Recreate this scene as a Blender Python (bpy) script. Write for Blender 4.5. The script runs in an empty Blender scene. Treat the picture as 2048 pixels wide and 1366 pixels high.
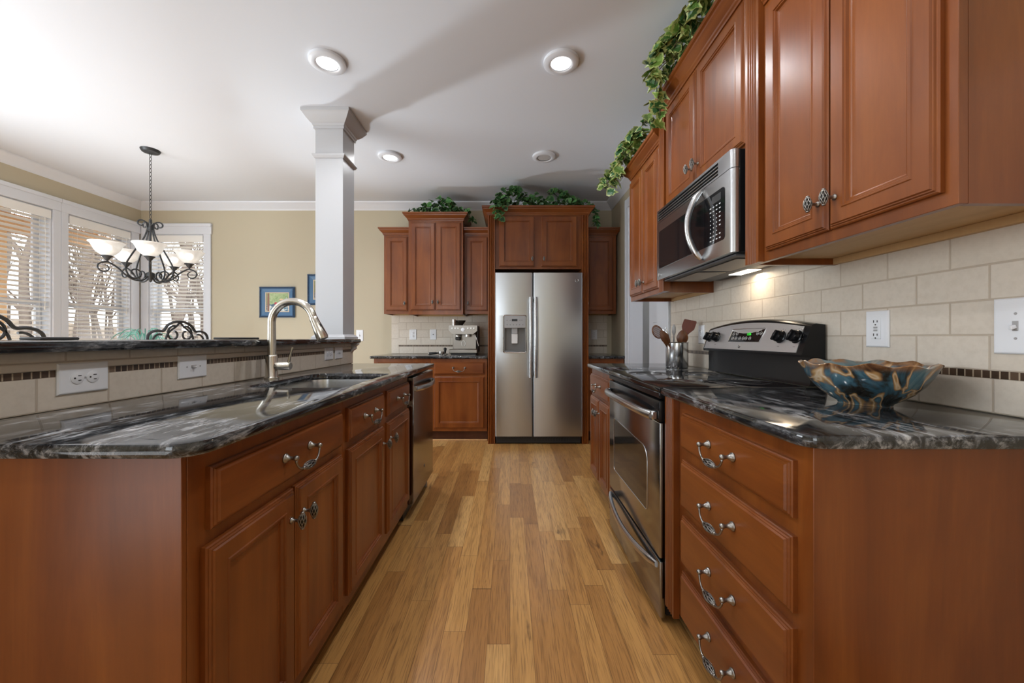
import bpy, bmesh, math, random
from mathutils import Vector, Matrix, noise
R = math.radians
PI = math.pi
scene = bpy.context.scene
COL = scene.collection

# ------------------------------------------------------------------ camera
cam_data = bpy.data.cameras.new('camera')
cam_data.sensor_width = 36.0
cam_data.lens = 36.0 * 770 / 2048
cam_data.shift_x = 4 / 2048
cam_data.shift_y = -7 / 2048
cam_data.clip_start = 0.02
cam = bpy.data.objects.new('camera', cam_data)
COL.objects.link(cam)
cam.location = (0, 0, 1.104)
cam.rotation_euler = (R(90), 0, 0)
scene.camera = cam

# ------------------------------------------------------------------ exposure, sky, daylight, fill lamps
scene.view_settings.view_transform = 'Standard'
scene.view_settings.look = 'None'
scene.view_settings.gamma = 1.0
scene.view_settings.use_curve_mapping = False
scene.view_settings.exposure = 0.12
scene.cycles.use_denoising = True
scene.cycles.max_bounces = 10
scene.cycles.diffuse_bounces = 6
scene.cycles.glossy_bounces = 5
scene.cycles.transparent_max_bounces = 16
scene.cycles.sample_clamp_indirect = 8.0
scene.cycles.caustics_reflective = False
scene.cycles.caustics_refractive = False

world = bpy.data.worlds.new('sky')
scene.world = world
world.use_nodes = True
wn = world.node_tree.nodes
bg = wn['Background']
bg.inputs['Color'].default_value = (0.90, 0.95, 1.0, 1)
bg.inputs['Strength'].default_value = 3.0


def area(name, loc, rot, sx, sy, power, color=(1, 1, 1), portal=False, spread=None):
    l = bpy.data.lights.new(name, 'AREA')
    l.shape = 'RECTANGLE'
    l.size = sx
    l.size_y = sy
    l.energy = power
    l.color = color
    if portal:
        l.cycles.is_portal = True
    if spread:
        l.spread = spread
    o = bpy.data.objects.new(name, l)
    o.location = loc
    o.rotation_euler = rot
    COL.objects.link(o)
    return o


# area lamps added in unseen openings behind and left, standing in for daylight
area('rear_opening_fill', (-2.4, -4.9, 1.45), (R(90), 0, R(0)), 1.8, 1.9, 22, (0.86, 0.94, 1.0))
area('left_opening_fill', (-4.40, 1.1, 1.25), (0, R(-90), 0), 2.2, 2.5, 140, (0.86, 0.94, 1.0))
for nm, loc, rot, sx, sy in (('portal_one', (-4.47, 3.44, 1.46), (0, R(-90), 0), 1.82, .67),
                             ('portal_two', (-4.47, 4.22, 1.46), (0, R(-90), 0), 1.82, .67),
                             ('portal_three', (-4.05, 4.69, 1.46), (R(-90), 0, 0), .69, 1.82)):
    area(nm, loc, rot, sx, sy, 1, portal=True)
# upward area lamps added at floor level to brighten the ceiling
area('floor_fill_dining', (-3.2, 2.6, 0.03), (R(180), 0, 0), 1.6, 3.0, 14, (0.86, 0.94, 1.0))
area('floor_fill_living', (-2.7, -2.4, 0.03), (R(180), 0, 0), 2.6, 3.4, 62, (0.84, 0.93, 1.0))
# hidden spot lamp added inside the corner window for bounced sun on the ceiling
sp = bpy.data.lights.new('added_bounce_spot', 'SPOT')
sp.energy = 330
sp.spot_size = R(47)
sp.spot_blend = 0.95
sp.shadow_soft_size = 0.13
sp.color = (0.88, 0.95, 1.0)
so = bpy.data.objects.new('added_bounce_spot', sp)
so.location = (-3.95, 4.60, 0.66)
so.rotation_euler = Vector((4.0, -1.75, 2.05)).to_track_quat('-Z', 'Y').to_euler()
COL.objects.link(so)


wash = bpy.data.lights.new('rear_wall_fill_spot', 'SPOT')  # added spot lighting the unseen rear wall for the refrigerator's reflection
wash.energy = 130
wash.spot_size = R(120)
wash.spot_blend = .8
wash.shadow_soft_size = .15
wash.color = (.92, .97, 1.0)
wo = bpy.data.objects.new('rear_wall_fill_spot', wash)
wo.location = (0.2, -3.3, 2.6)
wo.rotation_euler = (Vector((0.2, -5.0, 1.5)) - Vector(wo.location)).to_track_quat('-Z', 'Y').to_euler()
COL.objects.link(wo)


def add_ceiling_spot(x, y, power):
    l = bpy.data.lights.new('ceiling_spot', 'SPOT')
    l.energy = power
    l.spot_size = R(150)
    l.spot_blend = .8
    l.shadow_soft_size = .055
    l.color = (.95, .97, 1.0)
    o = bpy.data.objects.new('ceiling_spot', l)
    o.location = (x, y, 2.743 - .032)
    COL.objects.link(o)


for cx, cy in ((-1.08, 2.278), (.302, 2.278), (-1.08, 3.467)): add_ceiling_spot(cx, cy, 34)
# unseen fill lamps added above and behind the camera, spaced like the grid
for cx, cy in ((-1.08, 1.09), (.302, 1.09), (-1.08, -.10), (.302, -.10)): add_ceiling_spot(cx, cy, 34 if cy > 0 else 16)


# ------------------------------------------------------------------ helpers
def tag(o, label=None, cat=None, group=None, kind=None):
    if label: o['label'] = label
    if cat: o['category'] = cat
    if group: o['group'] = group
    if kind: o['kind'] = kind
    return o


def obj(name, bm, mats, parent=None, smooth=40, label=None):
    me = bpy.data.meshes.new(name)
    bmesh.ops.recalc_face_normals(bm, faces=bm.faces)
    bm.to_mesh(me)
    bm.free()
    if not isinstance(mats, (list, tuple)): mats = [mats]
    for m in mats: me.materials.append(m)
    if smooth:
        me.polygons.foreach_set('use_smooth', [True] * len(me.polygons))
        me.set_sharp_from_angle(angle=R(smooth))
    o = bpy.data.objects.new(name, me)
    COL.objects.link(o)
    if parent is not None: o.parent = parent
    if label: o['label'] = label
    return o


def thing(name, label, cat, loc=(0, 0, 0), rotz=0.0, group=None):
    o = bpy.data.objects.new(name, None)
    o.empty_display_size = 0.1
    o.location = loc
    o.rotation_euler = (0, 0, rotz)
    COL.objects.link(o)
    return tag(o, label, cat, group)


def struct(name, bm, mat, parent=None, smooth=40):
    o = obj(name, bm, mat, parent, smooth)
    if parent is None: o['kind'] = 'structure'
    return o


def copy_tree(o, parent=None, label=None, loc=None, rotz=None, group=None):
    c = o.copy()
    COL.objects.link(c)
    if parent is not None: c.parent = parent
    if label: c['label'] = label
    if group: c['group'] = group
    if loc is not None: c.location = loc
    if rotz is not None: c.rotation_euler = (0, 0, rotz)
    for ch in list(o.children): copy_tree(ch, c)
    return c


def BM(): return bmesh.new()


def box(bm, x0, x1, y0, y1, z0, z1, bev=0.0, seg=1, mi=0, M=None):
    vs = [bm.verts.new((x, y, z)) for x in (x0, x1) for y in (y0, y1) for z in (z0, z1)]
    fs = [bm.faces.new([vs[i] for i in q]) for q in
          ((0, 1, 3, 2), (4, 6, 7, 5), (0, 4, 5, 1), (2, 3, 7, 6), (0, 2, 6, 4), (1, 5, 7, 3))]
    for f in fs: f.material_index = mi
    if bev > 0:
        es = list({e for f in fs for e in f.edges})
        r = bmesh.ops.bevel(bm, geom=es, offset=bev, segments=seg, profile=0.5, affect='EDGES', clamp_overlap=True)
        for f in r['faces']: f.material_index = mi
        vs = list({v for v in vs if v.is_valid} | {v for v in r['verts'] if v.is_valid})
    if M is not None: bmesh.ops.transform(bm, matrix=M, verts=[v for v in vs if v.is_valid])
    return vs


def tube(bm, pts, rad, seg=8, mi=0, cap=True, flat=1.0, closed=False):
    """A tube along pts; rad a number or one per point; flat squashes the second axis."""
    pts = [Vector(p) for p in pts]
    n = len(pts)
    if not hasattr(rad, '__len__'): rad = [rad] * n
    tang = []
    for i in range(n):
        if closed: t = pts[(i + 1) % n] - pts[i - 1]
        else: t = pts[min(i + 1, n - 1)] - pts[max(i - 1, 0)]
        tang.append(t.normalized() if t.length > 1e-9 else Vector((0, 0, 1)))
    up = Vector((0, 0, 1)) if abs(tang[0].z) < .9 else Vector((1, 0, 0))
    nrm = (up - tang[0] * up.dot(tang[0])).normalized()
    rings = []
    for i in range(n):
        nrm = (nrm - tang[i] * nrm.dot(tang[i]))
        nrm = nrm.normalized() if nrm.length > 1e-6 else tang[i].orthogonal().normalized()
        b = tang[i].cross(nrm)
        rings.append([bm.verts.new(pts[i] + (nrm * math.cos(2 * PI * k / seg) + b * flat * math.sin(2 * PI * k / seg)) * rad[i]) for k in range(seg)])
    m = n if closed else n - 1
    for i in range(m):
        a, c = rings[i], rings[(i + 1) % n]
        for k in range(seg):
            bm.faces.new((a[k], a[(k + 1) % seg], c[(k + 1) % seg], c[k])).material_index = mi
    if cap and not closed:
        bm.faces.new(rings[0][::-1]).material_index = mi
        bm.faces.new(rings[-1]).material_index = mi
    return rings


def lathe(bm, prof, seg=24, M=None, mi=0, closed=False, wob=None):
    """Revolve (r, z) points about z."""
    rings = []
    for j, (r, z) in enumerate(prof):
        if r < 1e-6:
            rings.append([bm.verts.new((0, 0, z))])
        else:
            ring = []
            for k in range(seg):
                a = 2 * PI * k / seg
                rr, zz = (r, z) if wob is None else wob(r, z, a, j)
                ring.append(bm.verts.new((rr * math.cos(a), rr * math.sin(a), zz)))
            rings.append(ring)
    for a, c in zip(rings, rings[1:]):
        for k in range(seg):
            k2 = (k + 1) % seg
            if len(a) == 1 and len(c) == 1: continue
            if len(a) == 1: f = bm.faces.new((a[0], c[k2], c[k]))
            elif len(c) == 1: f = bm.faces.new((a[k], a[k2], c[0]))
            else: f = bm.faces.new((a[k], a[k2], c[k2], c[k]))
            f.material_index = mi
    if len(rings[0]) > 1 and not closed: bm.faces.new(rings[0][::-1]).material_index = mi
    if len(rings[-1]) > 1 and not closed: bm.faces.new(rings[-1]).material_index = mi
    if M is not None: bmesh.ops.transform(bm, matrix=M, verts=[v for r in rings for v in r])
    return rings


def prism(bm, poly, axis, a0, a1, mi=0):
    """Extrude a 2D polygon along axis 'x','y' or 'z' from a0 to a1."""
    def P(u, v, a):
        return {'x': (a, u, v), 'y': (u, a, v), 'z': (u, v, a)}[axis]
    A = [bm.verts.new(P(u, v, a0)) for u, v in poly]
    B = [bm.verts.new(P(u, v, a1)) for u, v in poly]
    n = len(poly)
    fs = [bm.faces.new(A[::-1]), bm.faces.new(B)]
    for i in range(n): fs.append(bm.faces.new((A[i], A[(i + 1) % n], B[(i + 1) % n], B[i])))
    for f in fs: f.material_index = mi
    return A + B


def round_poly(pts, rads, seg=6):
    out = []
    n = len(pts)
    for i, p in enumerate(pts):
        r = rads[i] if hasattr(rads, '__len__') else rads
        p = Vector(p)
        if r <= 0:
            out.append((p.x, p.y))
            continue
        a = (Vector(pts[i - 1]) - p).normalized()
        b = (Vector(pts[(i + 1) % n]) - p).normalized()
        ang = a.angle(b)
        d = r / math.tan(ang / 2)
        c = p + (a + b).normalized() * (r / math.sin(ang / 2))
        s, e = p + a * d - c, p + b * d - c
        a0 = math.atan2(s.y, s.x)
        da = math.atan2(e.y, e.x) - a0
        while da > PI: da -= 2 * PI
        while da < -PI: da += 2 * PI
        for k in range(seg + 1):
            t = a0 + da * k / seg
            out.append((c.x + r * math.cos(t), c.y + r * math.sin(t)))
    return out


def offset_poly(poly, d):
    """Inset a counter-clockwise polygon by d."""
    n = len(poly)
    out = []
    for i in range(n):
        p, q, r = Vector(poly[i - 1]), Vector(poly[i]), Vector(poly[(i + 1) % n])
        e1, e2 = (q - p), (r - q)
        if e1.length < 1e-9 or e2.length < 1e-9:
            out.append((q.x, q.y))
            continue
        e1.normalize(); e2.normalize()
        n1, n2 = Vector((-e1.y, e1.x)), Vector((-e2.y, e2.x))
        m = n1 + n2
        m = m / max(m.dot(n1), .2)
        out.append((q.x + m.x * d, q.y + m.y * d))
    return out


def slab(bm, outline, z0, z1, r=.008, hole=None):
    """Stone slab with an eased edge; outline counter-clockwise; hole counter-clockwise."""
    prof = [(r, z0), (r * .3, z0 + r * .3), (0, z0 + r), (0, z1 - r), (r * .3, z1 - r * .3), (r, z1)]
    rings = []
    for ins, z in prof:
        rings.append([bm.verts.new((x, y, z)) for x, y in offset_poly(outline, ins)])
    n = len(outline)
    for a, b in zip(rings, rings[1:]):
        for i in range(n): bm.faces.new((a[i], a[(i + 1) % n], b[(i + 1) % n], b[i]))
    if hole is None:
        bm.faces.new(rings[0][::-1])
        bm.faces.new(rings[-1])
    else:
        m = len(hole)
        hr = [[bm.verts.new((x, y, z)) for x, y in offset_poly(hole, -ins)] for ins, z in ((0, z0), (0, z1 - .004), (.003, z1))]
        for a, b in zip(hr, hr[1:]):
            for i in range(m): bm.faces.new((a[i], b[i], b[(i + 1) % m], a[(i + 1) % m]))
        for ring, hring in ((rings[-1], hr[-1]), (rings[0], hr[0])):
            es = []
            for L in (ring, hring):
                for i in range(len(L)):
                    es.append(bm.edges.get((L[i], L[(i + 1) % len(L)])))
            bmesh.ops.triangle_fill(bm, use_beauty=True, use_dissolve=False, edges=es)


def text_mesh(s, size, M, mat, parent, name, ext=.0004):
    cu = bpy.data.curves.new('lettering', 'FONT')
    cu.body = s
    cu.size = size
    cu.extrude = ext
    cu.align_x = 'CENTER'
    cu.align_y = 'CENTER'
    t = bpy.data.objects.new('lettering', cu)
    me = bpy.data.meshes.new_from_object(t)
    bpy.data.objects.remove(t)
    bpy.data.curves.remove(cu)
    me.transform(M)
    me.materials.clear()
    me.materials.append(mat)
    o = bpy.data.objects.new(name, me)
    COL.objects.link(o)
    if parent is not None: o.parent = parent
    return o


# ------------------------------------------------------------------ materials
def srgb(r, g, b):
    f = lambda c: (c / 255 / 12.92) if c / 255 <= .04045 else ((c / 255 + .055) / 1.055) ** 2.4
    return (f(r), f(g), f(b), 1)


class NT:
    def __init__(self, name):
        self.m = bpy.data.materials.new(name)
        self.m.use_nodes = True
        self.t = self.m.node_tree
        self.b = self.t.nodes['Principled BSDF']

    def n(self, typ, **kw):
        nd = self.t.nodes.new(typ)
        for k, v in kw.items():
            if k.startswith('i_'): nd.inputs[k[2:].replace('_', ' ')].default_value = v
            else: setattr(nd, k, v)
        return nd

    def l(self, a, b): self.t.links.new(a, b)

    def set(self, **kw):
        for k, v in kw.items(): self.b.inputs[k.replace('_', ' ')].default_value = v
        return self

    def math(self, op, a, b=None, c=None):
        nd = self.n('ShaderNodeMath', operation=op)
        for i, v in enumerate((a, b, c)):
            if v is None: continue
            if isinstance(v, (int, float)): nd.inputs[i].default_value = v
            else: self.l(v, nd.inputs[i])
        return nd.outputs[0]

    def ramp(self, fac, stops, interp='LINEAR'):
        nd = self.n('ShaderNodeValToRGB')
        cr = nd.color_ramp
        cr.interpolation = interp
        while len(cr.elements) < len(stops): cr.elements.new(.5)
        for e, (p, c) in zip(cr.elements, stops):
            e.position = p
            e.color = c
        self.l(fac, nd.inputs[0])
        return nd.outputs[0]

    def coords(self, kind='Object', scale=(1, 1, 1), rot=(0, 0, 0), rand=0.0):
        tc = self.n('ShaderNodeTexCoord')
        v = tc.outputs[kind]
        if rand:
            oi = self.n('ShaderNodeObjectInfo')
            ad = self.n('ShaderNodeVectorMath', operation='ADD')
            ml = self.math('MULTIPLY', oi.outputs['Random'], rand)
            self.l(v, ad.inputs[0])
            self.l(ml, ad.inputs[1])
            v = ad.outputs[0]
        mp = self.n('ShaderNodeMapping')
        mp.inputs['Scale'].default_value = scale
        mp.inputs['Rotation'].default_value = rot
        self.l(v, mp.inputs[0])
        return mp.outputs[0]

    def noise(self, vec, scale, detail=4, rough=.55, dist=0.0):
        nd = self.n('ShaderNodeTexNoise')
        nd.inputs['Scale'].default_value = scale
        nd.inputs['Detail'].default_value = detail
        nd.inputs['Roughness'].default_value = rough
        nd.inputs['Distortion'].default_value = dist
        self.l(vec, nd.inputs['Vector'])
        return nd.outputs['Fac']

    def bump(self, h, strength=.2, dist=.002):
        nd = self.n('ShaderNodeBump')
        nd.inputs['Strength'].default_value = strength
        nd.inputs['Distance'].default_value = dist
        self.l(h, nd.inputs['Height'])
        self.l(nd.outputs[0], self.b.inputs['Normal'])
        return nd

    def col(self, c): self.l(c, self.b.inputs['Base Color'])

    def mix(self, fac, a, b, mode='MIX'):
        nd = self.n('ShaderNodeMix', data_type='RGBA', blend_type=mode)
        for i, v in ((0, fac), (6, a), (7, b)):
            if isinstance(v, (int, float, tuple)): nd.inputs[i].default_value = v
            else: self.l(v, nd.inputs[i])
        return nd.outputs[2]


def plain(name, c, rough=.5, metal=0.0, **kw):
    m = NT(name)
    m.set(Base_Color=c, Roughness=rough, Metallic=metal, **kw)
    v = m.coords('Object')
    f = m.noise(v, 35, 3)
    rr = m.n('ShaderNodeMapRange')
    rr.inputs['To Min'].default_value = max(rough - .03, 0.02)
    rr.inputs['To Max'].default_value = min(rough + .05, 1)
    m.l(f, rr.inputs[0])
    m.l(rr.outputs[0], m.b.inputs['Roughness'])
    return m.m


def wood(name, scale, dark, mid, light, rough=.33, fine=(140, 140, 6), coat=.25):
    m = NT(name)
    v = m.coords('Object', scale, rand=7.0)
    f = m.noise(v, 1.0, 6, .6, .8)
    c = m.ramp(f, [(.28, dark), (.5, mid), (.74, light)])
    v2 = m.coords('Object', fine, rand=3.0)
    g = m.noise(v2, 1.0, 3, .6)
    c2 = m.mix(m.math('MULTIPLY', g, .5), c, dark, 'MIX')
    v3 = m.coords('Object', (2.2, 2.2, 2.2), rand=5.0)
    big = m.noise(v3, 1.4, 3)
    c3 = m.mix(m.ramp(big, [(.35, (0, 0, 0, 1)), (.7, (.35, .35, .35, 1))]), c2, light)
    m.col(c3)
    m.set(Roughness=rough, Coat_Weight=coat, Coat_Roughness=.25, Specular_IOR_Level=.38)
    m.bump(g, .05, .001)
    return m.m


CH_D, CH_M, CH_L = (.105, .024, .004, 1), (.182, .047, .008, 1), (.270, .084, .0155, 1)
M_WOOD = wood('cherry_wood_upright_grain', (9, 9, 1.1), CH_D, CH_M, CH_L)
M_WOODH = wood('cherry_wood_level_grain', (1.3, 9, 11), CH_D, CH_M, CH_L, fine=(6, 140, 140))
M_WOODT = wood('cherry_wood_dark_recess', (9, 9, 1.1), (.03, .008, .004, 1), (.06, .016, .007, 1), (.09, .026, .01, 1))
M_PLY = wood('pale_maple_underside', (2, 12, 12), (.45, .28, .13, 1), (.55, .36, .17, 1), (.62, .42, .21, 1), rough=.5, coat=0)


def granite():
    m = NT('black_granite_with_grey_drifts')
    v = m.coords('Object', (7.0, 2.2, 7.0), (0, 0, R(18)))
    wob = m.noise(m.coords('Object', (3, 3, 3)), 2.0, 3)
    f = m.noise(v, 2.0, 10, .68, 1.3)
    f2 = m.noise(m.coords('Object', (20, 4.5, 20), (0, 0, R(12))), 2.4, 9, .74, .6)
    drift = m.ramp(f, [(.42, (.05, .05, .05, 1)), (.52, (.45, .45, .45, 1)), (.66, (1, 1, 1, 1))])
    fine = m.ramp(f2, [(.42, (0, 0, 0, 1)), (.60, (1, 1, 1, 1))])
    w = m.ramp(wob, [(.38, (.15, .15, .15, 1)), (.62, (1, 1, 1, 1))])
    k = m.math('MULTIPLY', m.math('ADD', m.math('MULTIPLY', drift, fine), m.math('MULTIPLY', fine, .25)), w)
    c = m.ramp(k, [(0, (.0065, .007, .008, 1)), (.22, (.040, .042, .045, 1)), (.7, (.25, .255, .265, 1)), (1, (.44, .445, .455, 1))])
    m.col(c)
    m.set(Roughness=.07, IOR=1.6)
    return m.m


M_GRAN = granite()


def oak_floor():
    m = NT('oak_strip_flooring')
    tc = m.n('ShaderNodeTexCoord')
    sx = m.n('ShaderNodeSeparateXYZ')
    m.l(tc.outputs['Object'], sx.inputs[0])
    x, y = sx.outputs[0], sx.outputs[1]
    W, L = .083, .78
    u = m.math('DIVIDE', x, W)
    row = m.math('FLOOR', u)
    wn1 = m.n('ShaderNodeTexWhiteNoise', noise_dimensions='1D')
    m.l(row, wn1.inputs['W'])
    yy = m.math('ADD', m.math('DIVIDE', y, L), m.math('MULTIPLY', wn1.outputs['Value'], 9.0))
    # uneven lengths: bend the along-board coordinate
    yb = m.math('ADD', yy, m.math('MULTIPLY', m.math('SINE', m.math('ADD', m.math('MULTIPLY', yy, 2.1), m.math('MULTIPLY', row, 1.7))), .28))
    idx = m.math('FLOOR', yb)
    cv = m.n('ShaderNodeCombineXYZ')
    m.l(row, cv.inputs[0]); m.l(idx, cv.inputs[1])
    wn2 = m.n('ShaderNodeTexWhiteNoise', noise_dimensions='3D')
    m.l(cv.outputs[0], wn2.inputs['Vector'])
    rnd = wn2.outputs['Value']
    base = m.ramp(rnd, [(0, (.37, .172, .050, 1)), (.35, (.49, .243, .073, 1)), (.7, (.57, .302, .096, 1)), (1, (.67, .395, .148, 1))])
    # grain, shifted per board
    gx = m.math('ADD', m.math('MULTIPLY', x, 24), m.math('MULTIPLY', rnd, 57))
    gy = m.math('ADD', m.math('MULTIPLY', y, 1.6), m.math('MULTIPLY', rnd, 31))
    gv = m.n('ShaderNodeCombineXYZ')
    m.l(gx, gv.inputs[0]); m.l(gy, gv.inputs[1]); m.l(m.math('MULTIPLY', rnd, 13), gv.inputs[2])
    g = m.noise(gv.outputs[0], 1.0, 6, .62, 1.4)
    gcol = m.ramp(g, [(.28, (.68, .64, .58, 1)), (.5, (.96, .96, .95, 1)), (.75, (1.08, 1.08, 1.06, 1))])
    c = m.mix(1.0, base, gcol, 'MULTIPLY')
    # pores
    pv = m.n('ShaderNodeCombineXYZ')
    m.l(m.math('MULTIPLY', x, 260), pv.inputs[0]); m.l(m.math('MULTIPLY', y, 9), pv.inputs[1]); m.l(rnd, pv.inputs[2])
    p = m.noise(pv.outputs[0], 1.0, 2, .5)
    c = m.mix(m.ramp(p, [(.36, (.45, .45, .45, 1)), (.5, (0, 0, 0, 1))]), c, (.12, .05, .016, 1))
    # knots and mineral streaks
    kv = m.n('ShaderNodeCombineXYZ')
    m.l(m.math('ADD', m.math('MULTIPLY', x, 11), m.math('MULTIPLY', rnd, 19)), kv.inputs[0])
    m.l(m.math('ADD', m.math('MULTIPLY', y, 2.0), m.math('MULTIPLY', rnd, 23)), kv.inputs[1])
    kn = m.noise(kv.outputs[0], 1.0, 4, .6, .6)
    c = m.mix(m.ramp(kn, [(.665, (0, 0, 0, 1)), (.74, (.8, .8, .8, 1))]), c, (.055, .022, .008, 1))
    # gaps
    fu = m.math('ABSOLUTE', m.math('SUBTRACT', m.math('FRACT', u), .5))
    fv = m.math('ABSOLUTE', m.math('SUBTRACT', m.math('FRACT', yb), .5))
    gap = m.math('MAXIMUM', m.math('GREATER_THAN', fu, .490), m.math('GREATER_THAN', fv, .4982))
    c = m.mix(m.math('MULTIPLY', gap, .6), c, (.05, .02, .007, 1))
    m.col(c)
    m.set(Roughness=.34, Coat_Weight=.3, Coat_Roughness=.22)
    m.bump(m.math('SUBTRACT', 1.0, gap), .25, .001)
    return m.m


M_FLOOR = oak_floor()


def tile(name, axis, u0, v0, W=.177, H=.0905, offset=.5, mortar=.0032):
    """Stone tile in running bond. axis: which object axes carry (u, v)."""
    m = NT(name)
    tc = m.n('ShaderNodeTexCoord')
    sx = m.n('ShaderNodeSeparateXYZ')
    m.l(tc.outputs['Object'], sx.inputs[0])
    cb = m.n('ShaderNodeCombineXYZ')
    m.l(m.math('SUBTRACT', sx.outputs[axis[0]], u0), cb.inputs[0])
    m.l(m.math('SUBTRACT', sx.outputs[axis[1]], v0), cb.inputs[1])
    br = m.n('ShaderNodeTexBrick', offset=offset, offset_frequency=2, squash=1.0)
    br.inputs['Scale'].default_value = 1.0
    br.inputs['Mortar Size'].default_value = mortar
    br.inputs['Mortar Smooth'].default_value = .35
    br.inputs['Brick Width'].default_value = W
    br.inputs['Row Height'].default_value = H
    br.inputs['Color1'].default_value = srgb(214, 205, 192)
    br.inputs['Color2'].default_value = srgb(206, 196, 181)
    br.inputs['Mortar'].default_value = srgb(186, 173, 156)
    br.inputs['Bias'].default_value = 0
    m.l(cb.outputs[0], br.inputs['Vector'])
    v = m.coords('Object')
    f = m.noise(v, 55, 5, .65)
    c = m.mix(m.ramp(f, [(.42, (0, 0, 0, 1)), (.75, (.35, .35, .35, 1))]), br.outputs['Color'], srgb(184, 173, 158))
    m.col(c)
    m.set(Roughness=.42)
    h = m.math('ADD', m.math('MULTIPLY', m.math('SUBTRACT', 1.0, br.outputs['Fac']), 1.0), m.math('MULTIPLY', f, .25))
    m.bump(h, .45, .002)
    return m.m


def mosaic(name, axis):
    m = NT(name)
    tc = m.n('ShaderNodeTexCoord')
    sx = m.n('ShaderNodeSeparateXYZ')
    m.l(tc.outputs['Object'], sx.inputs[0])
    u = m.math('DIVIDE', sx.outputs[axis], .0185)
    fr = m.math('ABSOLUTE', m.math('SUBTRACT', m.math('FRACT', u), .5))
    gap = m.math('GREATER_THAN', fr, .415)
    wn1 = m.n('ShaderNodeTexWhiteNoise', noise_dimensions='1D')
    m.l(m.math('FLOOR', u), wn1.inputs['W'])
    c0 = m.ramp(wn1.outputs['Value'], [(0, (.022, .013, .008, 1)), (.55, (.06, .035, .021, 1)), (.9, (.11, .07, .045, 1)), (1, (.30, .22, .15, 1))])
    f = m.noise(m.coords('Object'), 160, 3)
    c1 = m.mix(m.math('MULTIPLY', f, .35), c0, (.14, .09, .06, 1))
    m.col(m.mix(gap, c1, srgb(176, 160, 138)))
    m.set(Roughness=.3)
    m.bump(m.math('SUBTRACT', 1.0, gap), .5, .002)
    return m.m


M_TILE_YZ = tile('stone_tile_side_wall', (1, 2), .9828, 1.1115)
M_TILE_YZB = tile('stone_tile_lower_course', (1, 2), .976, .914, H=.0885, offset=0)
M_TILE_XZ = tile('stone_tile_end_wall', (0, 2), -1.344, 1.022)
M_TILE_XZB = tile('stone_tile_end_wall_lower', (0, 2), -1.344, .914, H=.0885, offset=0)
M_TILE_XZV = tile('stone_tile_upright', (0, 2), -1.44, .914, W=.2, H=.18, offset=0)
M_TILE_BAR = tile('stone_tile_bar_lower', (1, 2), .972, .914, W=.1745, H=.0885, offset=0)
M_TILE_BARU = tile('stone_tile_bar_upper', (1, 2), 1.0365, 1.040, W=.1745, H=.0905, offset=0)
M_MOS_Y = mosaic('brown_stone_mosaic_side', 1)
M_MOS_X = mosaic('brown_stone_mosaic_end', 0)
M_PENCIL = plain('stone_pencil_liner', srgb(212, 203, 190), .4)


def paint(name, c, rough=.6, bump=.02):
    m = NT(name)
    f = m.noise(m.coords('Object'), 180, 3)
    f2 = m.noise(m.coords('Object'), 1.2, 2)
    m.col(m.mix(m.math('MULTIPLY', f2, .06), c, (c[0] * .85, c[1] * .85, c[2] * .83, 1)))
    m.set(Roughness=rough)
    m.bump(f, bump, .001)
    return m.m


M_WALL = paint('khaki_wall_paint', srgb(187, 177, 153), .62)
M_CEIL = paint('white_ceiling_paint', srgb(215, 219, 226), .55)
M_TRIM = paint('white_gloss_trim', srgb(216, 219, 225), .28, .005)
M_COLPAINT = paint('grey_white_pillar_paint', srgb(187, 188, 191), .35, .005)
M_WHITE = plain('white_plastic', srgb(230, 233, 238), .3)
M_HALL = paint('pale_grey_hall_paint', srgb(200, 202, 205), .6)
M_BLIND = plain('white_blind_slats', srgb(235, 233, 228), .45)


def steel(name, c=(.54, .55, .56, 1), rough=.25, grain=(3, 3, 420), amt=.02):
    m = NT(name)
    f = m.noise(m.coords('Object', grain), 1.0, 2, .5)
    mr = m.n('ShaderNodeMapRange')
    mr.inputs['To Min'].default_value = rough - amt / 2
    mr.inputs['To Max'].default_value = rough + amt / 2
    m.l(f, mr.inputs[0])
    m.l(mr.outputs[0], m.b.inputs['Roughness'])
    m.col(m.mix(f, (c[0] * .97, c[1] * .97, c[2] * .97, 1), (min(c[0] * 1.03, 1), min(c[1] * 1.03, 1), min(c[2] * 1.03, 1), 1)))
    m.set(Metallic=1.0)
    return m.m


M_STEEL = steel('brushed_stainless_steel')
M_STEELW = steel('wavy_brushed_stainless_doors', (.50, .52, .54, 1), .28, (2, 2, 420))
M_STEELD = steel('dark_stainless_steel', (.33, .335, .34, 1), .15, (2, 2, 420), .03)
M_PANEL = steel('pale_satin_steel', (.72, .73, .74, 1), .38)
M_CANST = steel('bright_satin_steel', (.66, .67, .68, 1), .2, (300, 300, 2), .08)
M_NICKEL = steel('brushed_nickel', (.60, .565, .50, 1), .24, (200, 200, 3))
M_PEWTER = plain('antique_pewter', (.30, .285, .265, 1), .32, 1.0)
M_PEWTERD = plain('blackened_pewter', (.05, .046, .042, 1), .45, .8)
M_BLACK = plain('black_enamel', (.008, .008, .009, 1), .18, 0.0, Specular_IOR_Level=.25)
M_BLACKM = plain('matt_black_plastic', (.014, .014, .015, 1), .45)
M_GLASSK = plain('black_ceramic_glass', (.008, .008, .009, 1), .035)
M_OVENGL = plain('oven_door_glass', (.020, .018, .016, 1), .05)
M_IRON = plain('dark_wrought_iron', (.045, .047, .050, 1), .42, .5)
M_CHROME = plain('polished_chrome', (.75, .75, .75, 1), .08, 1.0)
M_DARK = plain('dark_shadow_gap', (.006, .006, .006, 1), .8)
M_GREYP = plain('silver_grey_plastic', (.36, .36, .365, 1), .35)
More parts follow.
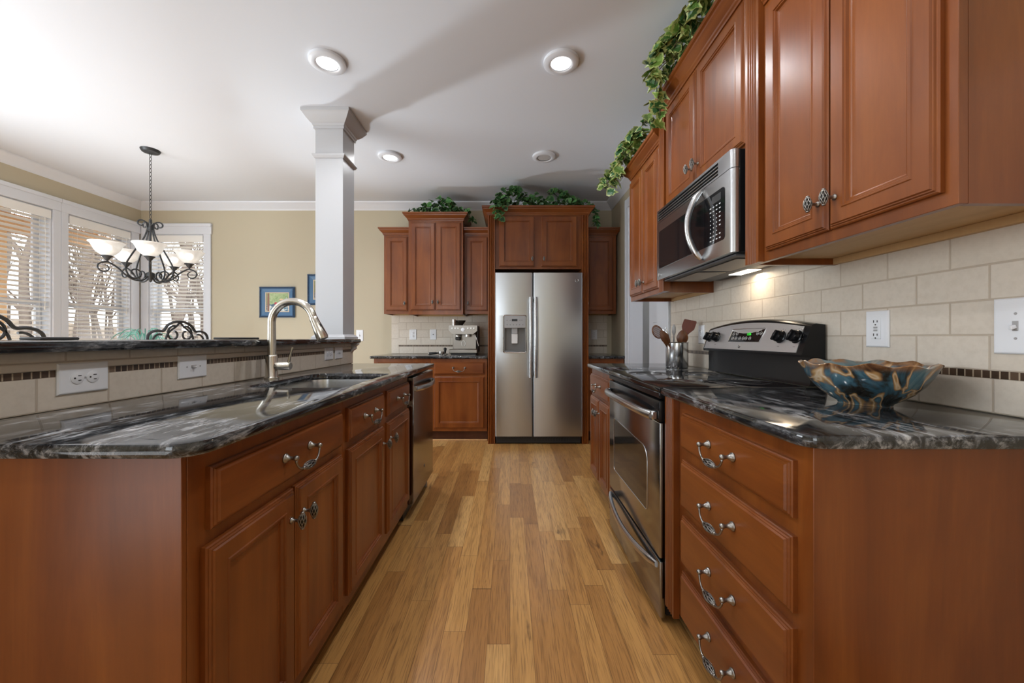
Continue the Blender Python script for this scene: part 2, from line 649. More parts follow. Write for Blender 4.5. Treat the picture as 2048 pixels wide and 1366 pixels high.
M_UTENW = wood('dark_olive_wood', (30, 30, 3), (.045, .013, .005, 1), (.12, .04, .013, 1), (.26, .105, .035, 1), rough=.4, coat=.1)
M_UTENR = wood('red_brown_wood', (30, 30, 3), (.07, .013, .006, 1), (.12, .023, .009, 1), (.17, .036, .014, 1), rough=.4, coat=.1)
M_MARK = plain('pale_print', (.62, .62, .62, 1), .5)
M_MARKD = plain('dark_print', (.10, .10, .10, 1), .5)
M_MARKR = plain('red_print', (.35, .03, .03, 1), .5)


def emit(name, c, s):
    m = NT(name)
    m.set(Base_Color=c, Emission_Color=c, Emission_Strength=s, Roughness=.5)
    return m.m


M_LED = emit('lit_ceiling_lens', (1.0, .97, .92, 1), 5.0)
M_LENSOFF = plain('unlit_frosted_lens', srgb(190, 190, 190), .35)
M_DIGIT = emit('green_clock_digits', (.04, .75, .05, 1), .5)
M_TASK = emit('lit_cooking_lamp_lens', (1.0, .86, .66, 1), 6.0)


def window_glass():
    m = NT('window_glass')
    t = m.t
    tr = m.n('ShaderNodeBsdfTransparent')
    gl = m.n('ShaderNodeBsdfGlossy')
    gl.inputs['Roughness'].default_value = .02
    mx = m.n('ShaderNodeMixShader')
    mx.inputs[0].default_value = .05
    m.l(tr.outputs[0], mx.inputs[1]); m.l(gl.outputs[0], mx.inputs[2])
    out = [n for n in t.nodes if n.type == 'OUTPUT_MATERIAL'][0]
    m.l(mx.outputs[0], out.inputs['Surface'])
    return m.m


M_GLASS = window_glass()


def shade_glass():
    m = NT('alabaster_shade_glass')
    f = m.noise(m.coords('Object', (14, 14, 14), rand=5), 1.0, 4, .6, 1.0)
    c = m.ramp(f, [(.3, (.70, .68, .64, 1)), (.7, (.92, .91, .89, 1))])
    m.col(c)
    m.set(Roughness=.25, Subsurface_Weight=0.0, Transmission_Weight=.35)
    m.b.inputs['Emission Color'].default_value = (1, .96, .90, 1)
    m.b.inputs['Emission Strength'].default_value = .18
    return m.m


M_SHADE = shade_glass()


def bowl_glaze():
    m = NT('drip_glaze_stoneware')
    v = m.coords('Object', (1, 1, 1))
    f = m.noise(v, 9, 4, .55, 1.6)
    f2 = m.noise(m.coords('Object', (1, 1, .8)), 8.5, 2, .45, 1.6)
    base = m.ramp(f, [(.30, (.012, .008, .006, 1)), (.40, (.03, .03, .025, 1)), (.47, (.04, .10, .14, 1)), (.58, (.10, .20, .25, 1)), (.70, (.19, .29, .31, 1)), (.8, (.05, .07, .06, 1))])
    ln = m.math('ABSOLUTE', m.math('SUBTRACT', f2, .5))
    k = m.ramp(ln, [(.010, (1, 1, 1, 1)), (.028, (.85, .85, .85, 1)), (.055, (0, 0, 0, 1))])
    tan = m.ramp(ln, [(.0, (.66, .52, .36, 1)), (.020, (.50, .29, .11, 1)), (.05, (.20, .08, .025, 1))])
    c = m.mix(k, base, tan)
    # rim runs to iron-brown
    tc = m.n('ShaderNodeTexCoord')
    sx = m.n('ShaderNodeSeparateXYZ')
    m.l(tc.outputs['Object'], sx.inputs[0])
    rim = m.ramp(sx.outputs[2], [(.100, (0, 0, 0, 1)), (.112, (.8, .8, .8, 1))])
    c = m.mix(rim, c, m.ramp(f, [(.35, (.10, .035, .012, 1)), (.5, (.40, .20, .08, 1)), (.62, (.20, .24, .24, 1))]))
    m.col(c)
    m.set(Roughness=.12, Coat_Weight=.5, Coat_Roughness=.05)
    return m.m


M_BOWL = bowl_glaze()


def leaf_mat(name, c1, c2, c3, edge):
    m = NT(name)
    g = m.n('ShaderNodeNewGeometry')
    base = m.ramp(g.outputs['Random Per Island'], [(0, c1), (.5, c2), (1, c3)])
    at = m.n('ShaderNodeAttribute', attribute_name='rim')
    f = m.noise(m.coords('Object'), 60, 3)
    k = m.math('MULTIPLY', m.math('GREATER_THAN', m.math('ADD', at.outputs['Fac'], m.math('MULTIPLY', m.math('SUBTRACT', f, .5), 1.6)), .62), 1.0)
    m.col(m.mix(m.math('MULTIPLY', k, edge[3]), base, (edge[0], edge[1], edge[2], 1)))
    m.set(Roughness=.38)
    return m.m


M_IVY = leaf_mat('deep_green_ivy_leaf', (.006, .035, .012, 1), (.018, .085, .022, 1), (.06, .19, .05, 1), (.16, .32, .10, .55))
M_IVYV = leaf_mat('variegated_ivy_leaf', (.02, .10, .035, 1), (.06, .17, .035, 1), (.20, .32, .06, 1), (.52, .58, .22, .75))
M_STEM = plain('brown_vine_stem', (.06, .045, .02, 1), .7)
M_FERN = plain('blue_green_frond', (.12, .34, .27, 1), .5)
M_BARK = plain('grey_brown_bark', (.21, .165, .135, 1), .9)
M_BRUSH = plain('dry_brown_brush', (.30, .21, .145, 1), .95)
M_LUMBER = wood('raw_cedar_lumber', (20, 20, 3), (.50, .27, .11, 1), (.62, .36, .16, 1), (.70, .44, .22, 1), rough=.7, coat=0)


def ground_mat():
    m = NT('leaf_litter_ground')
    f = m.noise(m.coords('Object'), 3, 8, .7)
    m.col(m.ramp(f, [(.3, (.10, .07, .045, 1)), (.5, (.22, .16, .105, 1)), (.7, (.36, .28, .20, 1))]))
    m.set(Roughness=1.0)
    return m.m


M_GROUND = ground_mat()
M_FRAMEB = plain('blue_painted_frame', (.06, .15, .28, 1), .42)
M_ROPE = plain('dark_blue_rope_edge', (.035, .075, .15, 1), .42)
M_FILLET = plain('cream_frame_fillet', (.62, .50, .36, 1), .5)


def art_mat():
    """A plain generic still life: green ground, cloth, fruit, pot."""
    m = NT('still_life_print')
    tc = m.n('ShaderNodeTexCoord')
    sx = m.n('ShaderNodeSeparateXYZ')
    m.l(tc.outputs['Object'], sx.inputs[0])
    x, z = sx.outputs[0], sx.outputs[2]
    f = m.noise(m.coords('Object'), 22, 4, .6, 1.0)
    c = m.ramp(f, [(.35, (.20, .32, .12, 1)), (.6, (.42, .50, .26, 1)), (.7, (.30, .45, .34, 1))])
    cl = m.math('LESS_THAN', m.math('ADD', z, m.math('MULTIPLY', m.math('SUBTRACT', f, .5), .10)), -.035)
    c = m.mix(cl, c, m.ramp(f, [(.42, (.06, .16, .24, 1)), (.52, (.55, .58, .55, 1)), (.6, (.75, .76, .72, 1))]))

    def blob(cx, cz, rx, rz, col, cc):
        a = m.math('POWER', m.math('DIVIDE', m.math('SUBTRACT', x, cx), rx), 2)
        b = m.math('POWER', m.math('DIVIDE', m.math('SUBTRACT', z, cz), rz), 2)
        return m.mix(m.math('LESS_THAN', m.math('ADD', a, b), 1.0), cc, col)
    c = blob(-.02, -.038, .062, .020, (.05, .11, .17, 1), c)
    c = blob(.045, -.005, .026, .036, (.45, .32, .20, 1), c)
    c = blob(.045, .034, .024, .009, (.70, .52, .30, 1), c)
    c = blob(-.022, -.016, .018, .016, (.45, .02, .04, 1), c)
    c = blob(.000, -.020, .014, .014, (.55, .06, .07, 1), c)
    c = blob(.105, .010, .012, .05, (.45, .58, .52, 1), c)
    c = blob(-.112, .0, .014, .2, (.22, .10, .06, 1), c)
    m.col(c)
    m.set(Roughness=.5)
    return m.m


M_ART = art_mat()

# ------------------------------------------------------------------ the room
XL, XR, YB, YF, ZC = -4.485, 1.235, 4.68, -5.0, 2.743
b = BM(); box(b, XL - .2, 3.2, YF - .2, YB + .2, -.08, 0); struct('floor', b, M_FLOOR)
b = BM(); box(b, XL - .2, 3.2, YF - .2, YB + .2, ZC, ZC + .1); struct('ceiling', b, M_CEIL)

# back wall with the corner window opening
WZ0, WZ1 = .55, 2.365
b = BM()
box(b, XL - .15, -4.39, YB, YB + .15, 0, ZC)
box(b, -3.71, XR + .1, YB, YB + .15, 0, ZC)
box(b, -4.39, -3.71, YB, YB + .15, 0, WZ0)
box(b, -4.39, -3.71, YB, YB + .15, WZ1, ZC)
struct('wall_back', b, M_WALL)
# left wall: two windows in view and an unseen opening added nearer the camera for light
b = BM()
X0, X1 = XL - .15, XL
for y0, y1 in ((YF, -.1), (2.3, 3.11), (3.77, 3.893), (4.556, YB)): box(b, X0, X1, y0, y1, 0, ZC)
box(b, X0, X1, -.1, 2.3, 2.45, ZC)
for y0, y1 in ((3.11, 3.77), (3.893, 4.556)):
    box(b, X0, X1, y0, y1, 0, WZ0)
    box(b, X0, X1, y0, y1, WZ1, ZC)
struct('wall_left', b, M_WALL)
# right wall with the cased opening to the hall
b = BM()
box(b, XR, XR + .13, YF, 3.18, 0, ZC)
box(b, XR, XR + .13, 3.98, YB, 0, ZC)
box(b, XR, XR + .13, 3.18, 3.98, 2.46, ZC)
struct('wall_right', b, M_WALL)
# wall behind the camera, with an unseen opening sized for the light
b = BM()
box(b, XL, -3.4, YF - .15, YF, 0, ZC)
box(b, -1.4, XR + .13, YF - .15, YF, 0, ZC)
box(b, -3.4, -1.4, YF - .15, YF, 0, .45)
box(b, -3.4, -1.4, YF - .15, YF, 2.45, ZC)
struct('wall_front', b, M_WALL)
# the hall beyond the opening
b = BM()
box(b, 2.35, 2.45, 2.6, 4.9, 0, ZC)
box(b, XR + .14, 2.35, 4.8, 4.9, 0, ZC)
box(b, XR + .14, 2.35, 2.5, 2.6, 0, ZC)
struct('wall_hall', b, M_HALL)
hall = bpy.data.lights.new('hall_ceiling_lamp', 'POINT')
hall.energy = 9; hall.shadow_soft_size = .12
ho = bpy.data.objects.new('hall_ceiling_lamp', hall); ho.location = (1.8, 3.6, 2.5); COL.objects.link(ho)

# crown mouldings
CR = [(0, 0), (.004, 0), (.010, .012), (.022, .022), (.045, .048), (.060, .062), (.072, .070), (.078, .078), (.078, .09), (0, .09)]


def crown_run(name, p0, p1, nx, ny, e0=0, e1=0):
    """Crown along a wall from p0 to p1; (nx, ny) points into the room; e0/e1 = +-1 mitre the ends."""
    bm = BM()
    d = Vector((p1[0] - p0[0], p1[1] - p0[1])).normalized()
    A, B = [], []
    for o, z in CR:
        A.append(bm.verts.new((p0[0] + nx * o + d.x * o * e0, p0[1] + ny * o + d.y * o * e0, ZC - .0905 + z)))
        B.append(bm.verts.new((p1[0] + nx * o - d.x * o * e1, p1[1] + ny * o - d.y * o * e1, ZC - .0905 + z)))
    n = len(CR)
    for i in range(n): bm.faces.new((A[i], A[(i + 1) % n], B[(i + 1) % n], B[i]))
    bm.faces.new(A[::-1]); bm.faces.new(B)
    return struct(name, bm, M_TRIM)


crown_run('trim_1', (XL, YB), (XR, YB), 0, -1, 1, 1)
crown_run('trim_2', (XL, YF), (XL, YB), 1, 0, 0, 1)
crown_run('trim_3', (XR, 3.02), (XR, YB), -1, 0, 0, 1)
# baseboards
b = BM(); box(b, XL, -1.50, YB - .015, YB - .001, 0, .13, .004); struct('baseboard_back', b, M_TRIM)
b = BM(); box(b, XL + .001, XL + .015, 2.4, YB - .016, 0, .13, .004); struct('baseboard_left', b, M_TRIM)

# opening to the hall: jambs, casing; a door leaf standing open inside
d1 = thing('door_1', None, None); del_keys = [k for k in d1.keys()]
d1['kind'] = 'structure'
b = BM()
box(b, XR - .001, XR + .131, 3.98 - .018, 3.98 - .001, 0, 2.459)
box(b, XR - .001, XR + .131, 3.181, 3.199, 0, 2.459)
box(b, XR - .001, XR + .131, 3.199, 3.962, 2.442, 2.459)
obj('jamb', b, M_TRIM, d1)
b = BM()


def casing(bm, y0, y1, z0, z1, x):
    box(bm, x - .018, x - .001, y0, y1, z0, z1, .004)
    box(bm, x - .026, x - .018, y0 + (.062 if y1 > 3.6 else 0), y1 - (0 if y1 > 3.6 else .062), z0, z1, .003)


casing(b, 3.965, 4.065, 0, 2.55, XR)
casing(b, 2.945, 3.195, 0, 2.55, XR)
box(b, XR - .022, XR - .001, 2.945, 4.065, 2.45, 2.55, .004)
obj('door_casing', b, M_TRIM, d1)
b = BM()
box(b, XR + .16, XR + .20, 3.30, 3.86, .01, 2.42, .003)
for z0, z1 in ((.25, 1.1), (1.25, 2.3)): box(b, XR + .152, XR + .16, 3.42, 3.74, z0, z1, .006)
obj('door_leaf', b, M_TRIM, d1)


# ------------------------------------------------------------------ windows, blinds
def window(name, M, w, label_blind, cord_left, cl=.085, cr=.085):
    """Local frame: x along the wall, y = 0 the wall face (into the wall +y), z world height."""
    t = thing(name, None, None)
    t['kind'] = 'structure'
    t.matrix_world = M
    z0, z1 = WZ0, WZ1
    bm = BM()   # casing around the opening
    el, er = (cl + .010 if cl > .08 else cl), (cr + .010 if cr > .08 else cr)
    box(bm, -cl, .004, -.020, -.001, z0 - .09, z1 + .0, .003)
    box(bm, w - .004, w + cr, -.020, -.001, z0 - .09, z1 + .0, .003)
    box(bm, -el, w + er, -.024, -.001, z1 - .004, z1 + .10, .003)
    box(bm, -el, w + er, -.034, -.0245, z1 + .085, z1 + .1245, .004)
    box(bm, -el, w + er, -.0235, -.001, z1 + .1005, z1 + .125, .002)
    box(bm, -el, w + er, -.05, -.001, z0 - .03, z0 - .005, .004)
    obj('casing', bm, M_TRIM, t)
    bm = BM()   # jamb liner in the wall thickness
    box(bm, .001, .014, 0, .149, z0, z1); box(bm, w - .014, w - .001, 0, .149, z0, z1)
    box(bm, .014, w - .014, 0, .149, z1 - .014, z1 - .001); box(bm, .014, w - .014, 0, .149, z0 + .001, z0 + .014)
    obj('frame', bm, M_TRIM, t)
    zm = 1.45
    bm = BM()
    for y0, a, c in ((.085, z0 + .014, zm + .02), (.112, zm - .02, z1 - .014)):
        y1 = y0 + .026
        box(bm, .014, .060, y0, y1, a, c, .003); box(bm, w - .060, w - .014, y0, y1, a, c, .003)
        box(bm, .060, w - .060, y0, y1, a, a + .045, .003); box(bm, .060, w - .060, y0, y1, c - .045, c, .003)
    obj('sash', bm, M_TRIM, t)
    bm = BM()
    box(bm, .060, w - .060, .096, .100, z0 + .055, zm - .02)
    box(bm, .060, w - .060, .123, .127, zm + .02, z1 - .055)
    obj('pane', bm, M_GLASS, t)
    # the blind hangs in the opening
    bl = thing('window_blind', label_blind, 'window blind', group=None)
    bl.matrix_world = M @ Matrix.Translation((0, .012, z0 + .02))
    H = z1 - z0 - .02
    bm = BM()
    box(bm, .017, w - .017, -.016, .048, H - .085, H - .018, .004)
    box(bm, .015, w - .015, -.026, -.018, H - .10, H - .016, .003)
    obj('valance', bm, M_BLIND, bl)
    bm = BM()
    n = 38
    for i in range(n):
        z = .03 + i * (H - .14) / (n - 1)
        ang = R(-15 + random.uniform(-1.2, 1.2))
        Mx = Matrix.Translation((0, .016, z)) @ Matrix.Rotation(ang, 4, 'X')
        box(bm, .020, w - .020, -.024, .024, -.0014, .0014, M=Mx)
    obj('slats', bm, M_BLIND, bl, smooth=None)
    bm = BM()
    box(bm, .020, w - .020, -.010, .042, .002, .018, .003)
    obj('bottom_rail', bm, M_BLIND, bl)
    bm = BM()
    for x in (.10, w - .10):
        for y in (-.009, .041): tube(bm, [(x, y, .01), (x, y, H - .09)], .0012, 4)
    x = .07 if cord_left else w - .07
    tube(bm, [(x, -.028, H - .1), (x + .003, -.030, H - .5), (x - .002, -.030, H - .95)], .0022, 5)
    lathe(bm, [(.003, 0), (.008, .01), (.006, .035), (.002, .04)], 8, Matrix.Translation((x - .002, -.030, H - .99)))
    obj('cord', bm, M_BLIND, bl)
    return t


random.seed(4)
ML1 = Matrix.Translation((XL, 3.77, 0)) @ Matrix.Rotation(R(90), 4, 'Z')
# left wall: local x runs along the wall away from the camera, local y points out through the wall (-X)
window('window_1', Matrix.Translation((XL, 3.11, 0)) @ Matrix.Rotation(R(90), 4, 'Z'), .66, 'white slatted blind in the window nearest the camera, porch post behind it', False, .085, .061)
window('window_2', Matrix.Translation((XL, 3.893, 0)) @ Matrix.Rotation(R(90), 4, 'Z'), .663, 'white slatted blind in the middle window, left of the chandelier', False, .061, .085)
window('window_3', Matrix.Translation((-4.39, YB, 0)), .68, 'white slatted blind in the corner window on the picture wall', True)


# ------------------------------------------------------------------ outdoors beyond the windows
b = BM()
g = [[b.verts.new((x, y, -.9 + max(0, (math.hypot(x + 3, y - 3) - 7)) * .085 + .25 * math.sin(x * .7) * math.cos(y * .5))) for y in range(-14, 34, 2)] for x in range(-40, 8, 2)]
for i in range(len(g) - 1):
    for j in range(len(g[0]) - 1):
        c = (g[i][j].co + g[i + 1][j + 1].co) / 2
        if -6 < c.x < 6 and c.y < 5: continue
        b.faces.new((g[i][j], g[i + 1][j], g[i + 1][j + 1], g[i][j + 1]))
struct('ground_outside', b, M_GROUND)

random.seed(11)


def grow(bm, p, d, L, r, depth):
    n = 4
    pts, rr = [p.copy()], [r]
    q = p.copy()
    for i in range(n):
        d = (d + Vector((random.uniform(-.16, .16), random.uniform(-.16, .16), random.uniform(-.03, .10)))).normalized()
        q = q + d * L / n
        pts.append(q.copy()); rr.append(r * (1 - .45 * (i + 1) / n))
    tube(bm, pts, rr, 6 if depth > 1 else 4, cap=False)
    if depth <= 0: return
    for k in range(random.choice((3, 4)) if depth > 1 else 3):
        i = random.randint(2, n)
        a = random.uniform(0, 2 * PI)
        side = d.orthogonal().normalized()
        side.rotate(Matrix.Rotation(a, 3, d))
        nd = (d * random.uniform(.5, .9) + side * random.uniform(.5, .9) + Vector((0, 0, .15))).normalized()
        grow(bm, pts[i], nd, L * random.uniform(.5, .72), rr[i] * .62, depth - 1)


tree_spots = [(-9.5, 6.9, .16, 'thick bare grey tree seen through the middle window'), (-8.4, 9.6, .12, 'slim bare tree beyond the corner window pane'),
              (-12.5, 11.5, .18, 'tall bare tree further back in the leafless woods'), (-13, 8.4, .14, 'leaning bare tree left of the thick grey one'),
              (-10.5, 13.5, .15, 'bare forked tree behind the corner window'), (-14.5, 14.5, .17, 'bare tree at the far edge of the woods'),
              (-7.6, 12.6, .11, 'thin bare tree close to the corner window'), (-15.5, 10.6, .15, 'bare tree halfway up the brown slope'),
              (-12.0, 9.6, .11, 'thin bare tree with many twigs in the woods')]
for x, y, r, lab in tree_spots:
    t = thing('bare_tree', lab, 'tree', (x, y, -.9 + max(0, math.hypot(x + 3, y - 3) - 7) * .085 - .3), group='leafless trees beyond the windows')
    bm = BM()
    p, d = Vector((0, 0, 0)), Vector((random.uniform(-.06, .06), random.uniform(-.06, .06), 1))
    grow(bm, p, d, 5.2, r, 4)
    tr = obj('trunk_and_branches', bm, M_BARK, t, smooth=60)

bm = BM()
for k in range(170):
    a = random.uniform(R(95), R(215))
    dist = random.uniform(17, 28)
    x, y = -3 + dist * math.cos(a), 3 + dist * math.sin(a)
    if x > -4.2 and y < 9: continue
    gz = -.9 + max(0, dist - 7) * .085 - .2
    grow(bm, Vector((x, y, gz)), Vector((random.uniform(-.1, .1), random.uniform(-.1, .1), 1)), random.uniform(3.5, 5.5), random.uniform(.05, .12), 3)
tag(obj('leafless_woods', bm, M_BARK, smooth=None), 'tangle of bare woods on the slope far beyond the windows', 'woods', None, 'stuff')
bm = BM()
for k in range(420):
    a = random.uniform(R(95), R(215)); dist = random.uniform(7.5, 16)
    x, y = -3 + dist * math.cos(a), 3 + dist * math.sin(a)
    if x > -5.5 and y < 7: continue
    gz = -.9 + max(0, dist - 7) * .085 - .1
    for j in range(4):
        d = Vector((random.uniform(-.7, .7), random.uniform(-.7, .7), 1)).normalized()
        L = random.uniform(.7, 1.9)
        m = Vector((x, y, gz)) + d * L * .5 + Vector((random.uniform(-.1, .1), random.uniform(-.1, .1), 0))
        e = m + (d + Vector((random.uniform(-.5, .5), random.uniform(-.5, .5), .2))).normalized() * L * .5
        tube(bm, [(x, y, gz), m, e], [.012, .008, .003], 4, cap=False)
        tube(bm, [m, m + Vector((random.uniform(-.4, .4), random.uniform(-.4, .4), .4))], [.006, .002], 3, cap=False)
tag(obj('dry_undergrowth', bm, M_BRUSH, smooth=None), 'dry brown undergrowth on the slope beyond the windows', 'undergrowth', None, 'stuff')

t = thing('porch_frame', 'raw lumber porch post and beam outside the nearest window', 'porch', (-6.1, 4.55, -.9))
b = BM(); box(b, -.07, .07, -.07, .07, .02, 3.30, .005); obj('post', b, M_LUMBER, t)
b = BM(); box(b, -.05, .05, -2.6, 1.3, 3.30, 3.52, .005); obj('beam', b, M_LUMBER, t)
b = BM()
for k in range(7): box(b, -.02, 1.40, -2.5 + k * .6, -2.46 + k * .6, 3.53, 3.67, .003)
obj('rafters', b, M_LUMBER, t)
b = BM(); box(b, -.06, 1.42, -2.6, 1.3, 3.675, 3.70); obj('roof_deck', b, M_LUMBER, t)


# ------------------------------------------------------------------ cabinet hardware and fronts
def knob_mesh():
    bm = BM()
    Rx = Matrix.Rotation(R(90), 4, 'X')   # lathe axis z -> -y
    lathe(bm, [(.0085, 0), (.0085, .002), (.006, .004), (.0042, .007), (.0042, .016), (.006, .019), (.006, .022)], 12, Rx)
    C = Vector((0, -.030, 0))
    lathe(bm, [(0, -.024), (.004, -.0235), (.0055, -.021), (.0035, -.0195)], 10, Matrix.Translation(C))
    lathe(bm, [(.0035, .0195), (.0055, .021), (.004, .0235), (0, .025)], 10, Matrix.Translation(C))
    for k in range(8):
        for s in (1, -1):
            pts = []
            for i in range(9):
                t = i / 8
                z = -.020 + .040 * t
                rr = .0035 + .0068 * math.sin(PI * t) ** .8
                a = 2 * PI * k / 8 + s * 1.5 * t
                pts.append(C + Vector((rr * math.cos(a), rr * math.sin(a), z)))
            tube(bm, pts, .0012, 4, cap=False)
    lathe(bm, [(0, -.019), (.006, -.012), (.0085, 0), (.006, .012), (0, .019)], 10, Matrix.Translation(C), mi=1)
    me = bpy.data.meshes.new('knob')
    bmesh.ops.recalc_face_normals(bm, faces=bm.faces)
    bm.to_mesh(me); bm.free()
    me.materials.append(M_PEWTER); me.materials.append(M_PEWTERD)
    me.polygons.foreach_set('use_smooth', [True] * len(me.polygons))
    return me


def pull_mesh():
    bm = BM()
    Rx = Matrix.Rotation(R(90), 4, 'X')
    for s in (-1, 1):
        T = Matrix.Translation((s * .062, 0, 0)) @ Rx
        lathe(bm, [(.0125, 0), (.0125, .003), (.0105, .005), (.0095, .0055), (.0075, .010), (.0050, .015), (.0045, .021), (.0062, .024), (.0078, .029), (.0062, .034), (.003, .036), (0, .0365)], 14, T)
    pts = []
    for i in range(7):   # swan-neck sides
        t = i / 6
        pts.append(Vector((-.062 + .030 * t ** 1.6, -.029 - .003 * t, -.005 - .030 * math.sin(t * PI / 2))))
    for s in (-1, 1): tube(bm, [Vector((p.x * -s, p.y, p.z)) for p in pts], [.0036, .0030, .0028, .0028, .0028, .0030, .0036], 8)
    C = Vector((0, -.032, -.036))
    for s in (-1, 1): lathe(bm, [(.0045, .027), (.0058, .029), (.0052, .032), (.003, .034)], 10, Matrix.Translation(C) @ Matrix.Rotation(R(90 * s), 4, 'Y'))
    for k in range(8):
        for s in (1, -1):
            q = []
            for i in range(9):
                t = i / 8
                rr = .0042 + .0062 * math.sin(PI * t) ** .8
                a = 2 * PI * k / 8 + s * 1.5 * t
                q.append(C + Vector((-.027 + .054 * t, rr * math.cos(a), rr * math.sin(a))))
            tube(bm, q, .0012, 4, cap=False)
    lathe(bm, [(0, -.026), (.006, -.016), (.0075, 0), (.006, .016), (0, .026)], 10, Matrix.Translation(C) @ Matrix.Rotation(R(90), 4, 'Y'), mi=1)
    me = bpy.data.meshes.new('pull')
    bmesh.ops.recalc_face_normals(bm, faces=bm.faces)
    bm.to_mesh(me); bm.free()
    me.materials.append(M_PEWTER); me.materials.append(M_PEWTERD)
    me.polygons.foreach_set('use_smooth', [True] * len(me.polygons))
    return me


KNOB, PULL = knob_mesh(), pull_mesh()


def inst(name, me, parent, loc):
    o = bpy.data.objects.new(name, me)
    o.location = loc
    o.parent = parent
    COL.objects.link(o)
    return o


def rect_rings(bm, x0, x1, z0, z1, prof, fill=True):
    """Nested mitred rectangles: prof = [(inset, y)]; the last is filled."""
    rings = []
    for ins, y in prof:
        rings.append([bm.verts.new(p) for p in ((x0 + ins, y, z0 + ins), (x1 - ins, y, z0 + ins), (x1 - ins, y, z1 - ins), (x0 + ins, y, z1 - ins))])
    for a, c in zip(rings, rings[1:]):
        for i in range(4): bm.faces.new((a[i], a[(i + 1) % 4], c[(i + 1) % 4], c[i]))
    bm.faces.new(rings[0])
    if fill: bm.faces.new(rings[-1])


DOOR_P = [(0, 0), (0, -.010), (.003, -.0125), (.0055, -.0125), (.0075, -.0165), (.010, -.0165), (.0125, -.0205),
          (.047, -.0205), (.049, -.0225), (.052, -.0225), (.054, -.0185), (.058, -.0185), (.061, -.0120), (.066, -.0120), (.069, -.0105)]
DRAW_P = [(0, 0), (0, -.010), (.003, -.0125), (.0055, -.0125), (.0075, -.0165), (.010, -.0165), (.0130, -.0215)]


def door(parent, x0, x1, z0, z1, knob=None, name='cabinet_door'):
    bm = BM()
    rect_rings(bm, x0, x1, z0, z1, DOOR_P)
    o = obj(name, bm, M_WOOD, parent, smooth=None)
    if knob:
        side, kz = knob
        kx = x0 + .026 if side == 'l' else x1 - .026
        inst('knob', KNOB, o, (kx, -.0205, kz))
    return o


def drawer(parent, x0, x1, z0, z1, pull=True):
    bm = BM()
    rect_rings(bm, x0, x1, z0, z1, DRAW_P)
    o = obj('drawer', bm, M_WOODH, parent, smooth=None)
    if pull: inst('pull', PULL, o, ((x0 + x1) / 2, -.0215, (z0 + z1) / 2 + .006))
    return o


def fluted(parent, x0, x1, y0, y1, z0, z1, n=4, name='fluted_filler'):
    """Strip from y0 (front) to y1 with n round grooves along its face."""
    poly = [(x0, y1), (x0, y0)]
    w = x1 - x0
    gw = w * .70 / n
    st = x0 + w * .15
    for k in range(n):
        a = st + k * gw
        for i in range(5):
            t = i / 4
            poly.append((a + gw * (.10 + .80 * t), y0 + .0085 * math.sin(PI * t)))
    poly += [(x1, y0), (x1, y1)]
    bm = BM()
    prism(bm, poly, 'z', z0, z1)
    return obj(name, bm, M_WOOD, parent, smooth=50)


CC = [(.000, 0), (.006, .000), (.008, .010), (.014, .016), (.016, .026), (.026, .036), (.040, .050), (.046, .056), (.048, .066), (.058, .070), (.060, .088)]


def cab_crown(parent, x0, x1, dep, z, eL=1, eR=1, s=1.0, label=None):
    bm = BM()
    rows = []
    for o, h in CC:
        o *= s; h *= s
        rows.append([bm.verts.new(p) for p in ((x0 - o * eL, dep, z + h), (x0 - o * eL, -o, z + h), (x1 + o * eR, -o, z + h), (x1 + o * eR, dep, z + h))])
    for a, c in zip(rows, rows[1:]):
        for i in range(3): bm.faces.new((a[i], a[i + 1], c[i + 1], c[i]))
    bm.faces.new(rows[-1])
    bm.faces.new(rows[0][::-1])
    bm.faces.new([r[0] for r in rows][::-1] if False else [r[0] for r in rows])
    bm.faces.new([r[3] for r in rows])
    # back face between the two returns
    return obj('crown', bm, M_WOODH, parent, smooth=30)


def carcass(parent, x0, x1, dep, z0, z1, toe=True, under=None):
    bm = BM()
    box(bm, x0, x1, 0, dep, z0, z1, .0012)
    obj('carcass', bm, M_WOOD, parent, smooth=30)
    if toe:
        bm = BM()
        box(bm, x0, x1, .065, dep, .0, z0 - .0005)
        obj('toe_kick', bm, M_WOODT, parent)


# ---- right run (local x runs toward the camera, local y into the wall): X = xf + y, Y = yf - x
XF = .615
ZT = .884
t = thing('base_cabinet', 'cherry base cabinet with four stacked drawers at the near right', 'cabinet', (XF, 1.473, 0), R(-90), 'base cabinets')
carcass(t, 0, .693, .605, .10, ZT)
fluted(t, 0, .077, -.022, -.0005, .085, ZT - .001)
for z0, z1 in ((.719, .842), (.515, .679), (.318, .482), (.124, .288)): drawer(t, .122, .650, z0, z1)
t = thing('base_cabinet', 'narrow cherry base cabinet between the range and the hall opening', 'cabinet', (XF, 2.885, 0), R(-90), 'base cabinets')
carcass(t, 0, .640, .605, .10, ZT)
drawer(t, .022, .560, .708, .842)
door(t, .022, .285, .13, .684, ('r', .60))
door(t, .295, .560, .13, .684, ('l', .60))
fluted(t, .575, .638, -.020, -.0005, .085, ZT - .001, 3)

# countertops on the right
EDGE = .579
b = BM()
slab(b, round_poly([(EDGE, 1.478), (EDGE, .750), (1.2235, .750), (1.2235, 1.478)], [0, .045, 0, 0]), ZT + .0005, .914)
tag(obj('countertop', b, M_GRAN), 'black granite countertop under the glazed bowl, nearest right', 'countertop', 'granite countertops')
b = BM()
slab(b, round_poly([(EDGE, 2.895), (EDGE, 2.248), (1.2235, 2.248), (1.2235, 2.895)], [.02, 0, 0, 0]), ZT + .0005, .914)
tag(obj('countertop', b, M_GRAN), 'short black granite countertop under the utensil canister', 'countertop', 'granite countertops')

